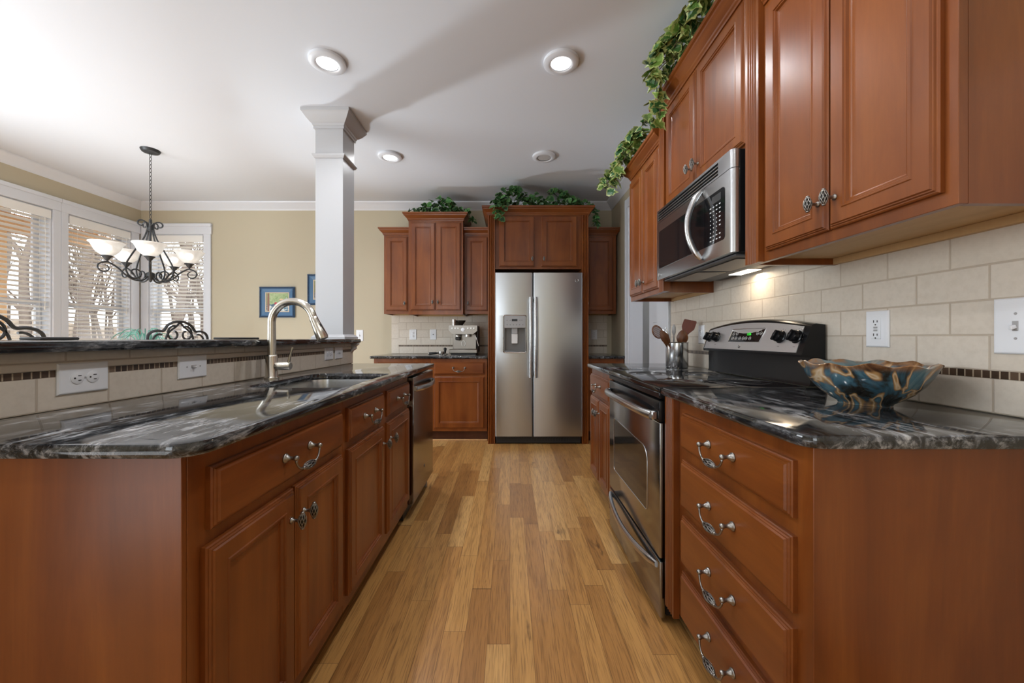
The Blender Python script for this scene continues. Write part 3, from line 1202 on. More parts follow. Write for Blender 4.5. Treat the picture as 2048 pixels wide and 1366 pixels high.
# backsplash on the right wall
b = BM(); box(b, XR - .011, XR - .0005, -1.0, 2.93, .9145, 1.001); struct('wall_right_tile_base', b, M_TILE_YZB)
b = BM(); box(b, XR - .011, XR - .0005, -1.0, 2.93, 1.0015, 1.0205); struct('wall_right_tile_band', b, M_MOS_Y)
b = BM(); box(b, XR - .011, XR - .0005, -1.0, 2.93, 1.021, 1.78); struct('wall_right_tile', b, M_TILE_YZ)

# ---- upper cabinets on the right
XU = .91
DU = XR - .0115 - XU
ZU = 1.377


def wall_box(parent, x0, x1, dep, z0, z1):
    """Body with a recessed pale underside behind the face frame."""
    bm = BM()
    box(bm, x0, x1, 0, .02, z0, z1, .001)
    box(bm, x0, x0 + .016, .02, dep, z0, z1)
    box(bm, x1 - .016, x1, .02, dep, z0, z1)
    box(bm, x0 + .016, x1 - .016, .02, dep, z0 + .030, z1)
    obj('carcass', bm, M_WOOD, parent, smooth=30)
    bm = BM()
    box(bm, x0 + .0165, x1 - .0165, .0205, dep, z0 + .024, z0 + .0295)
    box(bm, x0 + .0165, x1 - .0165, dep - .018, dep, z0 + .001, z0 + .0235)
    obj('underside', bm, M_PLY, parent, smooth=None, label='pale maple underside')


t = thing('wall_cabinet', 'large cherry wall cabinet over the bowl, nearest right', 'cabinet', (XU, 1.453, 0), R(-90), 'wall cabinets')
wall_box(t, 0, .672, DU, ZU, 2.291)
fluted(t, 0, .076, -.022, -.0005, ZU, 2.43)
door(t, .100, .367, 1.408, 2.262, ('r', 1.490))
door(t, .372, .648, 1.408, 2.262, ('l', 1.490))
cab_crown(t, .078, .672, DU, 2.2915, 0, 1, .9)

t = thing('wall_cabinet', 'raised cherry wall cabinet above the microwave', 'cabinet', (XU, 2.310, 0), R(-90), 'wall cabinets')
wall_box(t, 0, .856, DU, 1.838, 2.425)
door(t, .104, .450, 1.850, 2.400, ('r', 1.930))
door(t, .462, .838, 1.850, 2.400, ('l', 1.930))
fluted(t, .0, .078, -.018, -.0005, 1.838, 2.424, 3)
cab_crown(t, 0, .856, DU, 2.4255, 1, 0, .95)

t = thing('wall_cabinet', 'small cherry wall cabinet left of the microwave by the hall opening', 'cabinet', (XU, 2.895, 0), R(-90), 'wall cabinets')
wall_box(t, 0, .582, DU, ZU, 2.285)
door(t, .022, .300, 1.408, 2.255, ('r', 1.475))
door(t, .306, .566, 1.408, 2.255, ('l', 1.475))
cab_crown(t, 0, .582, DU, 2.2855, 1, 0, .9)
t2 = thing('fluted_filler_strip', 'fluted cherry filler strip beside the far end of the microwave', 'trim strip', (XU, 2.3095, 0), R(-90))
fluted(t2, .0, .072, -.018, .02, ZU, 1.8375, 3, name='strip')

# ------------------------------------------------------------------ island
XI = -.61
t = thing('base_cabinet', 'cherry island cabinet with one wide drawer over two doors, nearest left', 'cabinet', (XI, .728, 0), R(90), 'base cabinets')
carcass(t, 0, .672, .555, .10, ZT)
drawer(t, .043, .640, .720, .846)
door(t, .030, .336, .150, .690, ('r', .612))
door(t, .346, .642, .150, .690, ('l', .612))
b = BM(); box(b, -.012, -.0005, .001, .585, .0, ZT - .001, .001); obj('end_panel', b, M_WOOD, t)
t = thing('base_cabinet', 'cherry island cabinet with two drawers over two doors beside the dishwasher', 'cabinet', (XI, 1.4005, 0), R(90), 'base cabinets')
carcass(t, 0, .888, .555, .10, .69)
b = BM()
box(b, 0, .888, 0, .02, .6905, ZT, .001); box(b, 0, .02, .02, .555, .6905, ZT); box(b, .868, .888, .02, .555, .6905, ZT)
obj('carcass_rail', b, M_WOOD, t, smooth=30)
drawer(t, .024, .415, .720, .846)
drawer(t, .478, .868, .720, .846)
door(t, .024, .418, .150, .690, ('r', .612))
door(t, .474, .870, .150, .690, ('l', .612))

hole = round_poly([(-1.035, 1.475), (-.640, 1.475), (-.640, 2.055), (-1.035, 2.055)], [.07, .03, .03, .07])
b = BM()
slab(b, round_poly([(-1.194, .690), (-.568, .690), (-.568, 2.892), (-1.194, 2.892)], [0, .055, .012, 0]), ZT + .0005, .914, hole=hole)
tag(obj('countertop', b, M_GRAN), 'long black granite island countertop with the sink cut-out', 'countertop', 'granite countertops')

t = thing('kitchen_sink', 'stainless undermount sink set in the island countertop', 'sink', (-.8375, 1.765, .70))
ho_ = [(x + .8375, y - 1.765) for x, y in offset_poly(hole, -.006)]
b = BM()
rings = []
for ins, z in ((-.012, .1830), (0, .1830), (.002, .17), (.012, .02), (.03, .006), (.07, .002)):
    rings.append([b.verts.new((x, y, z)) for x, y in offset_poly(ho_, ins)])
for a, c in zip(rings, rings[1:]):
    for i in range(len(a)): b.faces.new((a[i], a[(i + 1) % len(a)], c[(i + 1) % len(a)], c[i]))
b.faces.new(rings[-1])
obj('basin', b, M_STEEL, t)
b = BM(); lathe(b, [(.045, .003), (.045, .006), (.036, .007), (.03, .004), (0, .004)], 20); obj('drain', b, M_CHROME, t)

# faucet
t = thing('kitchen_faucet', 'brushed nickel gooseneck faucet with pull-down head beside the sink', 'faucet', (-1.108, 1.79, .914))
b = BM(); lathe(b, [(.031, .0003), (.031, .006), (.027, .010), (.0255, .012), (.0255, .105), (.0235, .110), (.020, .112)], 24); obj('body', b, M_NICKEL, t)
b = BM()
pts = [(0, 0, .110), (0, 0, .20), (0, 0, .262)]
Rr = .098
for i in range(1, 15):
    a = PI * i / 14 * .93
    pts.append((Rr - Rr * math.cos(a), 0, .262 + Rr * math.sin(a)))
tube(b, pts, [.0185, .0178] + [.0172] * (len(pts) - 2), 16)
obj('spout', b, M_NICKEL, t)
b = BM()
e, d = Vector(pts[-1]), (Vector(pts[-1]) - Vector(pts[-2])).normalized()
d = (d + Vector((.12, 0, 0))).normalized()
hp = [e - d * .004, e + d * .004, e + d * .012, e + d * .06, e + d * .098, e + d * .108]
tube(b, hp, [.0172, .0195, .0185, .0235, .0265, .024], 16)
hd = obj('spray_head', b, M_NICKEL, t)
b = BM()
c = e + d * .05 + Vector((.021, -.005, 0))
tube(b, [c - d * .02, c + d * .02], .006, 8); obj('spray_button', b, M_BLACKM, hd)
b = BM()
tube(b, [(.022, 0, .060), (.036, 0, .060), (.037, 0, .060), (.085, 0, .060), (.088, 0, .060)], [.019, .019, .0185, .0185, .016], 16)
lv = obj('handle', b, M_NICKEL, t)
b = BM(); tube(b, [(.078, 0, .070), (.084, 0, .10), (.096, 0, .145)], [.0075, .006, .0048], 8); obj('lever', b, M_NICKEL, lv)

# dishwasher
t = thing('dishwasher', 'dark stainless dishwasher with curved bar handle at the far end of the island', 'dishwasher', (-.610, 2.296, 0), R(90))
b = BM(); box(b, .004, .586, .005, .55, .10, .872); obj('tub', b, M_BLACKM, t)
b = BM(); box(b, .006, .584, -.033, .003, .105, .868, .004); obj('front_panel', b, M_STEELD, t)
b = BM(); box(b, .006, .584, .03, .5, .012, .098); obj('toe_panel', b, M_BLACKM, t)
b = BM(); tube(b, [(.565, .02, .0005), (.565, .02, .05)], .014, 10); obj('foot', b, M_GREYP, t)
b = BM()
pts = [(.05 + .49 * i / 12, -.040 - .042 * math.sin(PI * i / 12) ** .7, .795) for i in range(13)]
tube(b, pts, .017, 10, flat=.55)
for s in (pts[0], pts[-1]): box(b, s[0] - .012, s[0] + .012, -.045, -.030, .780, .810, .003)
obj('handle', b, M_STEEL, t)


def badge(parent, cx, y, cz, r, mat_ring=M_MARKD, tilt=0.0, disc=M_GREYP):
    M = Matrix.Translation((cx, y, cz)) @ Matrix.Rotation(tilt, 4, 'X') @ Matrix.Rotation(R(90), 4, 'X')
    bm = BM()
    lathe(bm, [(0, 0), (r, 0), (r, .0015), (0, .0018)], 24, M, mi=0)
    ring = [M @ Vector((r * .86 * math.cos(2 * PI * k / 24), r * .86 * math.sin(2 * PI * k / 24), .0018)) for k in range(24)]
    tube(bm, ring, r * .07, 5, mi=1, closed=True)
    o = obj('badge', bm, [disc, M_CHROME], parent)
    text_mesh('GE', r * 1.05, M @ Matrix.Translation((0, 0, .0022)), M_CHROME, o, 'monogram')
    return o


badge(t, .30, -.033, .245, .011, disc=M_MARKD)

# knee wall behind the island with its tile and bar top
b = BM(); box(b, -1.405, -1.206, .30, 2.93, 0, 1.066); struct('wall_bar', b, M_WALL)
b = BM(); box(b, -1.2055, -1.1955, .30, 2.93, .9145, 1.001); struct('wall_bar_tile_base', b, M_TILE_BAR)
b = BM(); box(b, -1.2055, -1.1955, .30, 2.93, 1.0015, 1.0185); struct('wall_bar_tile_band', b, M_MOS_Y)
b = BM(); box(b, -1.2055, -1.193, .30, 2.93, 1.019, 1.0395, .003); struct('wall_bar_tile_liner', b, M_PENCIL)
b = BM(); box(b, -1.2055, -1.1955, .30, 2.93, 1.040, 1.0665); struct('wall_bar_tile', b, M_TILE_BARU)
b = BM()
slab(b, round_poly([(-1.66, .25), (-1.140, .25), (-1.140, 2.955), (-1.66, 2.955)], [0, 0, .015, .015]), 1.067, 1.097)
tag(obj('bar_countertop', b, M_GRAN), 'raised black granite bar top running past the pillar', 'countertop', 'granite countertops')
b = BM()
prism(b, [(0, 0), (.05, 0), (.05, -.012), (.038, -.020), (.030, -.030), (.034, -.040), (.022, -.052), (.010, -.058), (0, -.075)], 'y', 0, .035)
o = tag(obj('corbel', b, M_COLPAINT), 'small grey scroll corbel under the far end of the bar top', 'corbel')
o.location = (-1.1950, 2.890, 1.0665)

# pillar
t = thing('pillar', None, None, (-1.315, 2.90, 1.0975)); t['kind'] = 'structure'
b = BM(); box(b, -.1, .1, -.1, .1, 0, ZC - 1.0980); obj('shaft', b, M_COLPAINT, t, smooth=None)


def ring_mould(parent, name, prof, z):
    bm = BM()
    rows = []
    for o, h in prof: rows.append([bm.verts.new(p) for p in ((-.1 - o, -.1 - o, z + h), (.1 + o, -.1 - o, z + h), (.1 + o, .1 + o, z + h), (-.1 - o, .1 + o, z + h))])
    for a, c in zip(rows, rows[1:]):
        for i in range(4): bm.faces.new((a[i], a[(i + 1) % 4], c[(i + 1) % 4], c[i]))
    bm.faces.new(rows[0]); bm.faces.new(rows[-1])
    return obj(name, bm, M_COLPAINT, parent, smooth=30)


ring_mould(t, 'capital', [(.0005, 0), (.010, 0), (.010, .018), (.014, .020), (.018, .034), (.026, .038), (.045, .060), (.062, .085), (.068, .095), (.072, .098), (.072, .118), (.0005, .118)], ZC - 1.0985 - .118)
ring_mould(t, 'neck_band', [(.0005, 0), (.006, 0), (.010, .008), (.014, .012), (.018, .020), (.018, .028), (.0005, .028)], 1.315)
ring_mould(t, 'base_moulding', [(.0005, 0), (.022, 0), (.022, .014), (.014, .022), (.006, .030), (.0005, .032)], 0)


# ------------------------------------------------------------------ electrical plates
def plate(label, M, w, h, kind, horiz=False):
    """Local: face toward -y, x across, z up, origin at the plate centre."""
    t = thing('wall_plate', label, 'electrical plate', group='electrical plates')
    t.matrix_world = M
    W, H = (h, w) if horiz else (w, h)
    bm = BM()
    rect_rings(bm, -W / 2, W / 2, -H / 2, H / 2, [(0, 0), (0, -.003), (.003, -.006), (.006, -.0065)])
    obj('plate', bm, M_WHITE, t, smooth=None)
    Rh = Matrix.Rotation(R(90) if horiz else 0, 4, 'Y')
    bm = BM()
    if kind == 'outlet':
        nm = 'sockets'
        for s in (-1, 1):
            lathe(bm, [(0, 0), (.0165, 0), (.0165, .0022), (.015, .003), (0, .003)], 18, Rh @ Matrix.Translation((0, -.0060, s * .0195)) @ Matrix.Rotation(R(90), 4, 'X'))
            for x, hh in ((-.0062, .0085), (.0062, .007)):
                box(bm, x - .0011, x + .0011, -.0095, -.0085, s * .0195 + .003 - hh / 2 + .001, s * .0195 + .003 + hh / 2 + .001, mi=1, M=Rh)
            lathe(bm, [(0, 0), (.0024, 0), (.0024, .001), (0, .001)], 8, Rh @ Matrix.Translation((0, -.0086, s * .0195 - .008)) @ Matrix.Rotation(R(90), 4, 'X'), mi=1)
        lathe(bm, [(0, 0), (.003, 0), (.0025, .001), (0, .001)], 8, Rh @ Matrix.Translation((0, -.0066, 0)) @ Matrix.Rotation(R(90), 4, 'X'), mi=2)
    elif kind == 'gfci':
        nm = 'sockets'
        box(bm, -.0165, .0165, -.0095, -.006, -.0335, .0335, .001, M=Rh)
        for s in (-1, 1):
            for x, hh in ((-.0062, .0085), (.0062, .007)):
                box(bm, x - .0011, x + .0011, -.0105, -.0094, s * .022 + .003 - hh / 2, s * .022 + .003 + hh / 2, mi=1, M=Rh)
            lathe(bm, [(0, 0), (.0024, 0), (.0024, .001), (0, .001)], 8, Rh @ Matrix.Translation((0, -.0095, s * .022 - .008)) @ Matrix.Rotation(R(90), 4, 'X'), mi=1)
        for s in (-1, 1): box(bm, -.007, .007, -.0105, -.0094, s * .0045 - .003, s * .0045 + .003, .0005, mi=2, M=Rh)
    elif kind == 'toggle':
        nm = 'toggle_switch'
        box(bm, -.0055, .0055, -.0085, -.006, -.012, .012, .0008, mi=2, M=Rh)
        box(bm, -.004, .004, -.0220, -.008, -.003, .0055, .0015, M=Rh @ Matrix.Rotation(R(18), 4, 'X'))
        for s in (-1, 1): lathe(bm, [(0, 0), (.0034, 0), (.0026, .0012), (0, .0014)], 8, Rh @ Matrix.Translation((0, -.0065, s * .030)) @ Matrix.Rotation(R(90), 4, 'X'), mi=2)
    else:
        nm = 'jack'
        lathe(bm, [(0, 0), (.005, 0), (.005, .006), (.003, .007), (0, .007)], 10, Matrix.Translation((0, -.0065, 0)) @ Matrix.Rotation(R(90), 4, 'X'), mi=1)
    obj(nm, bm, [M_WHITE, M_BLACKM, M_GREYP], t, smooth=30)
    return t


def wall_R(y, z): return Matrix.Translation((XR - .0115, y, z)) @ Matrix.Rotation(R(-90), 4, 'Z')
def wall_bar(y, z): return Matrix.Translation((-1.1950, y, z)) @ Matrix.Rotation(R(90), 4, 'Z')
def wall_B(x, z, tile=True): return Matrix.Translation((x, YB - (.0115 if tile else .0005), z))


plate('white double-socket outlet with reset buttons on tile above the bowl', wall_R(1.279, 1.134), .080, .120, 'gfci')
plate('large white toggle switch plate at the right edge of the tile', wall_R(.927, 1.133), .088, .136, 'toggle')
plate('white outlet on tile behind the utensil canister', wall_R(2.455, 1.127), .072, .118, 'outlet')
plate('large sideways white outlet plate on the bar tile, nearest left', wall_bar(1.077, .994), .084, .129, 'outlet', True)
plate('large sideways white toggle plate on the bar tile left of the faucet', wall_bar(1.447, .997), .084, .129, 'toggle', True)
plate('white outlet on the bar tile right of the faucet', wall_bar(2.535, 1.000), .080, .115, 'outlet', True)
plate('white toggle plate on the bar tile nearest the pillar', wall_bar(2.682, 1.000), .080, .115, 'toggle', True)
plate('white switch plate on the khaki wall right of the pillar', wall_B(-1.825, 1.135, False), .085, .135, 'toggle')
plate('white outlet on the back tile left of the espresso machine', wall_B(-1.175, 1.146), .085, .125, 'outlet')
plate('white phone jack plate on the back tile nearest the espresso machine', wall_B(-.930, 1.146), .075, .125, 'jack')
plate('white outlet on the back tile right of the refrigerator', wall_B(1.02, 1.145), .072, .118, 'outlet')

# ------------------------------------------------------------------ back wall run
YFB = 4.085
DB = YB - .0115 - YFB
t = thing('base_cabinet', 'cherry base cabinet under the espresso machine, one drawer over one door', 'cabinet', (-.842, YFB, 0), 0, 'base cabinets')
carcass(t, 0, .600, DB, .115, ZT)
drawer(t, .038, .570, .718, .848)
door(t, .038, .570, .148, .694)
t = thing('base_cabinet', 'cherry base cabinet at the left end of the back counter, behind the island', 'cabinet', (-1.444, YFB, 0), 0, 'base cabinets')
carcass(t, 0, .600, DB, .115, ZT)
drawer(t, .038, .565, .718, .848)
door(t, .038, .565, .148, .694)
t = thing('base_cabinet', 'cherry base cabinet squeezed between the refrigerator and the right wall', 'cabinet', (.826, YFB, 0), 0, 'base cabinets')
carcass(t, 0, .385, DB, .115, ZT)
drawer(t, .03, .355, .718, .848)
door(t, .03, .355, .148, .694)
b = BM(); box(b, -.842, -.242, YFB + .058, YFB + .0645, .0005, .016, .002); struct('trim_4', b, M_LUMBER)
b = BM()
slab(b, round_poly([(-1.480, 4.050), (-.236, 4.050), (-.236, YB - .0115), (-1.480, YB - .0115)], [.015, 0, 0, 0]), ZT + .0005, .914)
tag(obj('countertop', b, M_GRAN), 'black granite countertop under the espresso machine', 'countertop', 'granite countertops')
b = BM()
slab(b, round_poly([(.822, 4.050), (XR - .0005, 4.050), (XR - .0005, YB - .0115), (.822, YB - .0115)], 0), ZT + .0005, .914)
tag(obj('countertop', b, M_GRAN), 'small black granite countertop right of the refrigerator', 'countertop', 'granite countertops')
b = BM(); box(b, -1.352, -.236, YB - .011, YB - .0005, .9145, 1.001); struct('wall_back_tile_base', b, M_TILE_XZB)
b = BM(); box(b, -1.352, -.236, YB - .011, YB - .0005, 1.0015, 1.0185); struct('wall_back_tile_band', b, M_MOS_X)
b = BM(); box(b, -1.352, -.236, YB - .011, YB - .0005, 1.019, 1.40); struct('wall_back_tile', b, M_TILE_XZ)
b = BM(); box(b, -1.437, -1.3525, YB - .011, YB - .0005, .9145, 1.40); struct('wall_back_tile_border', b, M_TILE_XZV)
b = BM(); box(b, .83, 1.175, YB - .011, YB - .0005, .9145, 1.001); struct('wall_back_tile_base', b, M_TILE_XZB)
b = BM(); box(b, .83, 1.175, YB - .011, YB - .0005, 1.0015, 1.0185); struct('wall_back_tile_band', b, M_MOS_X)
b = BM(); box(b, .83, 1.175, YB - .011, YB - .0005, 1.019, 1.40); struct('wall_back_tile', b, M_TILE_XZ)


def back_upper(label, x0, x1, yf, z0, z1, doors, eL, eR, cs):
    t = thing('wall_cabinet', label, 'cabinet', (x0, yf, 0), 0, 'wall cabinets')
    dep = YB - .0115 - yf
    wall_box(t, 0, x1 - x0, dep, z0, z1)
    for a, c, dz0, dz1, k in doors: door(t, a - x0, c - x0, dz0, dz1, k)
    cab_crown(t, 0, x1 - x0, dep, z1 + .0005, eL, eR, cs)
    return t


back_upper('tall cherry wall cabinet with two doors and ivy on top, back wall', -1.127, -.522, 4.28, 1.365, 2.405,
           [(-1.102, -.828, 1.412, 2.385, ('r', 1.500)), (-.820, -.546, 1.412, 2.385, ('l', 1.500))], 1, 1, .95)
back_upper('narrow cherry wall cabinet at the left end of the back wall', -1.430, -1.128, 4.37, 1.377, 2.268,
           [(-1.404, -1.160, 1.412, 2.250, ('r', 1.495))], 1, 0, .9)
back_upper('narrow cherry wall cabinet between the ivy cabinet and the refrigerator', -.521, -.236, 4.37, 1.377, 2.268,
           [(-.498, -.252, 1.412, 2.250, ('l', 1.495))], 0, 0, .9)
back_upper('narrow cherry wall cabinet right of the refrigerator, in shade', .824, 1.205, 4.37, 1.377, 2.268,
           [(.848, 1.168, 1.412, 2.250, ('l', 1.495))], 0, 1, .9)

# refrigerator surround
t = thing('refrigerator_surround', 'cherry surround with fluted sides and a two-door cabinet over the refrigerator', 'cabinet', (-.230, 4.030, 0), 0, 'wall cabinets')
DS = YB - .0115 - 4.030
fluted(t, 0, .074, -.022, -.0005, .0, 2.385, 3, 'fluted_pilaster')
fluted(t, .9785, 1.047, -.022, -.0005, .0, 2.385, 3, 'fluted_pilaster')
b = BM(); box(b, 0.0, .074, 0, DS, 0, 2.385); obj('side_panel', b, M_WOOD, t)
b = BM(); box(b, .9785, 1.047, 0, DS, 0, 2.385); obj('side_panel', b, M_WOOD, t)
b = BM(); box(b, .0745, .978, .002, DS, 1.825, 2.4, .001); obj('carcass', b, M_WOOD, t, smooth=30)
door(t, .116, .487, 1.848, 2.376, ('r', 1.925))
door(t, .556, .932, 1.848, 2.376, ('l', 1.925))
cab_crown(t, -.002, 1.049, DS, 2.386, 1, 1, 1.0)

# ------------------------------------------------------------------ refrigerator
t = thing('refrigerator', 'stainless side-by-side refrigerator with ice and water dispenser', 'refrigerator', (-.152, 3.955, 0))
FW = .898
b = BM(); box(b, .006, FW - .006, .075, .68, .02, 1.755, .004); obj('case', b, M_BLACKM, t)
b = BM(); box(b, .006, FW - .006, .055, .073, .008, .086, .006)
for k in range(24): box(b, .12 + k * .028, .136 + k * .028, .0505, .0545, .03, .066)
obj('toe_grille', b, M_BLACKM, t)
b = BM()
for x in (.05, FW - .05): tube(b, [(x - .02, .09, .012), (x + .02, .09, .012)], .0118, 12)
obj('rollers', b, M_BLACKM, t)
DX0, DX1, DZ0, DZ1 = .088, .315, .958, 1.335


def fridge_door(x0, x1, cut):
    bm = BM()
    rd = .012
    poly = round_poly([(x0, 0), (x1, 0), (x1, .068), (x0, .068)], [rd, rd, 0, 0], 4)
    if not cut:
        prism(bm, poly, 'z', .092, 1.775)
    else:
        prism(bm, poly, 'z', .092, DZ0)
        prism(bm, poly, 'z', DZ1, 1.775)
        prism(bm, round_poly([(x0, 0), (DX0, 0), (DX0, .068), (x0, .068)], [rd, 0, 0, 0], 4), 'z', DZ0, DZ1)
        prism(bm, round_poly([(DX1, 0), (x1, 0), (x1, .068), (DX1, .068)], [0, rd, 0, 0], 4), 'z', DZ0, DZ1)
        bmesh.ops.remove_doubles(bm, verts=bm.verts, dist=1e-6)
    return bm


dl = obj('door', fridge_door(0.0, .384, True), M_STEELW, t)
dr = obj('door', fridge_door(.392, FW, False), M_STEELW, t)
for d_, x in ((dl, .363), (dr, .413)):
    b = BM()
    pts = [(x, -.046 - .016 * math.sin(PI * i / 14), .70 + .82 * i / 14) for i in range(15)]
    tube(b, pts, .0185, 12, flat=.75)
    for z in (.73, 1.49): box(b, x - .011, x + .011, -.046, -.0005, z - .014, z + .014, .003)
    obj('handle', b, M_STEEL, d_)
b = BM()   # dispenser recess
rz = 1.206
box(b, DX0 + .0005, DX1 - .0005, .058, .066, DZ0 + .0005, rz)
box(b, DX0 + .0005, DX0 + .012, .0, .058, DZ0 + .0005, rz); box(b, DX1 - .012, DX1 - .0005, .0, .058, DZ0 + .0005, rz)
box(b, DX0 + .012, DX1 - .012, .0, .058, DZ0 + .0005, DZ0 + .014, .002)
dz = obj('dispenser_recess', b, plain('dispenser_grey', (.17, .17, .172, 1), .35, .3), dl)
b = BM(); box(b, DX0 + .0005, DX1 - .0005, -.004, .06, rz + .0005, DZ1 - .0005, .004)
pn = obj('dispenser_panel', b, M_GREYP, dl)
b = BM(); box(b, .170, .228, -.0055, -.0042, 1.276, 1.298); obj('display', b, M_BLACKM, pn)
b = BM()
for k in range(6): box(b, .118 + k * .032, .128 + k * .032, -.0055, -.0042, 1.236, 1.242)
for x in (.118, .250, .270, .150): box(b, x, x + .007, -.0055, -.0042, 1.284, 1.290)
obj('button_marks', b, M_MARKD, pn, smooth=None)  # small dark bars that mark the dispenser buttons
b = BM()
prism(b, [(.165, .040), (.235, .040), (.228, .020), (.172, .020)], 'z', 1.150, rz)
obj('spout_housing', b, M_GREYP, dz)
b = BM()
box(b, .168, .232, .030, .038, 1.046, 1.150, .006, M=None); obj('paddle', b, plain('pale_paddle', (.72, .72, .72, 1), .3), dz)
b = BM()
loop = [(x, -.002, z) for x, z in round_poly([(DX0 - .004, DZ0 - .004), (DX1 + .004, DZ0 - .004), (DX1 + .004, DZ1 + .004), (DX0 - .004, DZ1 + .004)], [.02, .02, .02, .02], 5)]
tube(b, loop, .0065, 8, closed=True)
obj('dispenser_rim', b, M_CHROME, dl)
badge(dr, .838, -.0005, 1.692, .0185, disc=M_MARKD)

# ------------------------------------------------------------------ range
t = thing('range', 'black and stainless electric range with glass cooktop', 'range', (.600, 2.240, 0), R(-90))
RW = .757
b = BM(); box(b, .004, RW - .004, .002, .600, .03, .893, .003)
obj('body', b, M_BLACK, t)
b = BM()
for x in (.05, RW - .05): tube(b, [(x, .06, .0005), (x, .06, .03)], .016, 10)
obj('feet', b, M_BLACKM, t)
b = BM(); box(b, .001, RW - .001, -.026, .545, .894, .916, .005, 2)
ck = obj('cooktop', b, M_GLASSK, t)
b = BM(); box(b, .002, RW - .002, -.024, .0, .868, .8935, .004); obj('front_rail', b, M_BLACK, t)
b = BM()
for cx, cy, r in ((.19, .14, .105), (.57, .14, .085), (.19, .41, .085), (.57, .41, .105)):
    for rr in (r, r * .62):
        ring = [(cx + rr * math.cos(2 * PI * k / 40), cy + rr * math.sin(2 * PI * k / 40), .9161) for k in range(40)]
        tube(b, ring, .0008, 4, closed=True)
obj('burner_rings', b, plain('faint_grey_print', (.06, .06, .06, 1), .2), ck)
b = BM(); box(b, .004, RW - .004, -.022, .0015, .250, .776, .006, 2)
od = obj('oven_door', b, M_STEELD, t)
b = BM(); box(b, .004, RW - .004, -.024, .0012, .7765, .862, .008, 2); obj('door_top', b, M_BLACK, od)
b = BM()
wp = [(x, z) for x, z in round_poly([(.105, .378), (RW - .135, .378), (RW - .135, .64), (.105, .662)], [.02, .02, .06, .02], 5)]
prism(b, wp, 'y', -.0232, -.0222); obj('window', b, M_OVENGL, od)
b = BM(); tube(b, [(x, -.0232, z) for x, z in wp], .0022, 6, closed=True); obj('window_rim', b, M_STEEL, od)
b = BM()
pts = [(.035 + .685 * i / 16, -.040 - .042 * math.sin(PI * i / 16) ** .6, .800 + .012 * math.sin(PI * i / 16)) for i in range(17)]
tube(b, pts, [.020] + [.0175] * 15 + [.020], 12, flat=.8)
for s in (pts[0], pts[-1]): box(b, s[0] - .016, s[0] + .016, -.045, -.0235, .784, .818, .004)
obj('handle', b, M_STEEL, od)
b = BM(); box(b, .004, RW - .004, -.022, .0015, .020, .238, .006, 2)
sd = obj('storage_drawer', b, M_STEELD, t)
b = BM()
pts = [(.03 + .695 * i / 16, -.024 - .036 * math.sin(PI * i / 16) ** .7, .214 - .022 * math.sin(PI * i / 16)) for i in range(17)]
tube(b, pts, [.012] + [.0165] * 15 + [.012], 12, flat=.7)
obj('handle', b, M_STEEL, sd)
# backguard
b = BM()
def ztop(x): return 1.160 + .032 * (1 - ((x - RW / 2) / (RW / 2)) ** 2)
secs = []
NX = 16
for i in range(NX + 1):
    x = RW * i / NX
    zt = ztop(x)
    secs.append([b.verts.new((x, y, z)) for y, z in ((.615, .917), (.552, .917), (.556, .93), (.556, 1.030), (.526, 1.032), (.524, 1.042), (.560, zt - .012), (.568, zt - .003), (.580, zt), (.615, zt - .004))])
for a, c in zip(secs, secs[1:]):
    for k in range(len(a)): b.faces.new((a[k], a[(k + 1) % len(a)], c[(k + 1) % len(a)], c[k]))
b.faces.new(secs[0]); b.faces.new(secs[-1][::-1])
bgd = obj('backguard', b, M_BLACK, t, smooth=35)


def slant(x, z):  # point on the sloping front
    zt = ztop(x) - .012
    k = (z - 1.042) / (zt - 1.042)
    return Vector((x, .524 + .036 * k, z))


def on_panel(x, z, off=.0):
    p = slant(x, z)
    n = Vector((0, -.958, .287))
    return p + n * off


b = BM()
L0, L1 = .012, RW - .030
rows = []
for i in range(NX + 1):
    x = L0 + (L1 - L0) * i / NX
    zb, zt = 1.046, ztop(x) - .016
    rows.append([on_panel(x, zb, .0), on_panel(x, zb, .0018), on_panel(x, zt, .0018), on_panel(x, zt, .0)])
vv = [[b.verts.new(p) for p in r] for r in rows]
for a, c in zip(vv, vv[1:]):
    for k in range(4): b.faces.new((a[k], a[(k + 1) % 4], c[(k + 1) % 4], c[k]))
b.faces.new(vv[0]); b.faces.new(vv[-1][::-1])
cp = obj('control_panel', b, M_PANEL, bgd, smooth=30)
PTILT = -math.atan2(.287, .958)


def pM(x, z, off=.002): return Matrix.Translation(on_panel(x, z, off)) @ Matrix.Rotation(PTILT, 4, 'X')


b = BM()
dp = round_poly([(-.135, -.032), (.115, -.032), (.138, .034), (-.118, .034)], [.006] * 4, 3)
prism(b, dp, 'y', -.002, 0)
bmesh.ops.transform(b, matrix=pM(.375, 1.115, .0002), verts=b.verts)
dsp = obj('display', b, M_GLASSK, bgd)
b = BM(); tube(b, [(x, -.002, z) for x, z in dp], .0016, 5, closed=True)
bmesh.ops.transform(b, matrix=pM(.375, 1.115, .0002), verts=b.verts); obj('display_rim', b, M_CHROME, bgd)
text_mesh('1:06', .020, pM(.40, 1.122, .0026) @ Matrix.Rotation(R(90), 4, 'X'), M_DIGIT, dsp, 'clock_digits')
b = BM()
for px, pz in ((-.10, -.014), (-.072, -.014), (-.040, -.014), (-.012, -.014), (.010, -.014), (.040, -.014), (-.10, .010), (-.072, .010), (.088, .010), (.112, .010)):
    ring = [(px + .0085 * math.cos(2 * PI * k / 14), -.0026, pz + .0075 * math.sin(2 * PI * k / 14)) for k in range(14)]
    tube(b, ring, .0007, 4, closed=True)
    box(b, px - .004, px + .004, -.0027, -.0022, pz - .0012, pz + .0012)
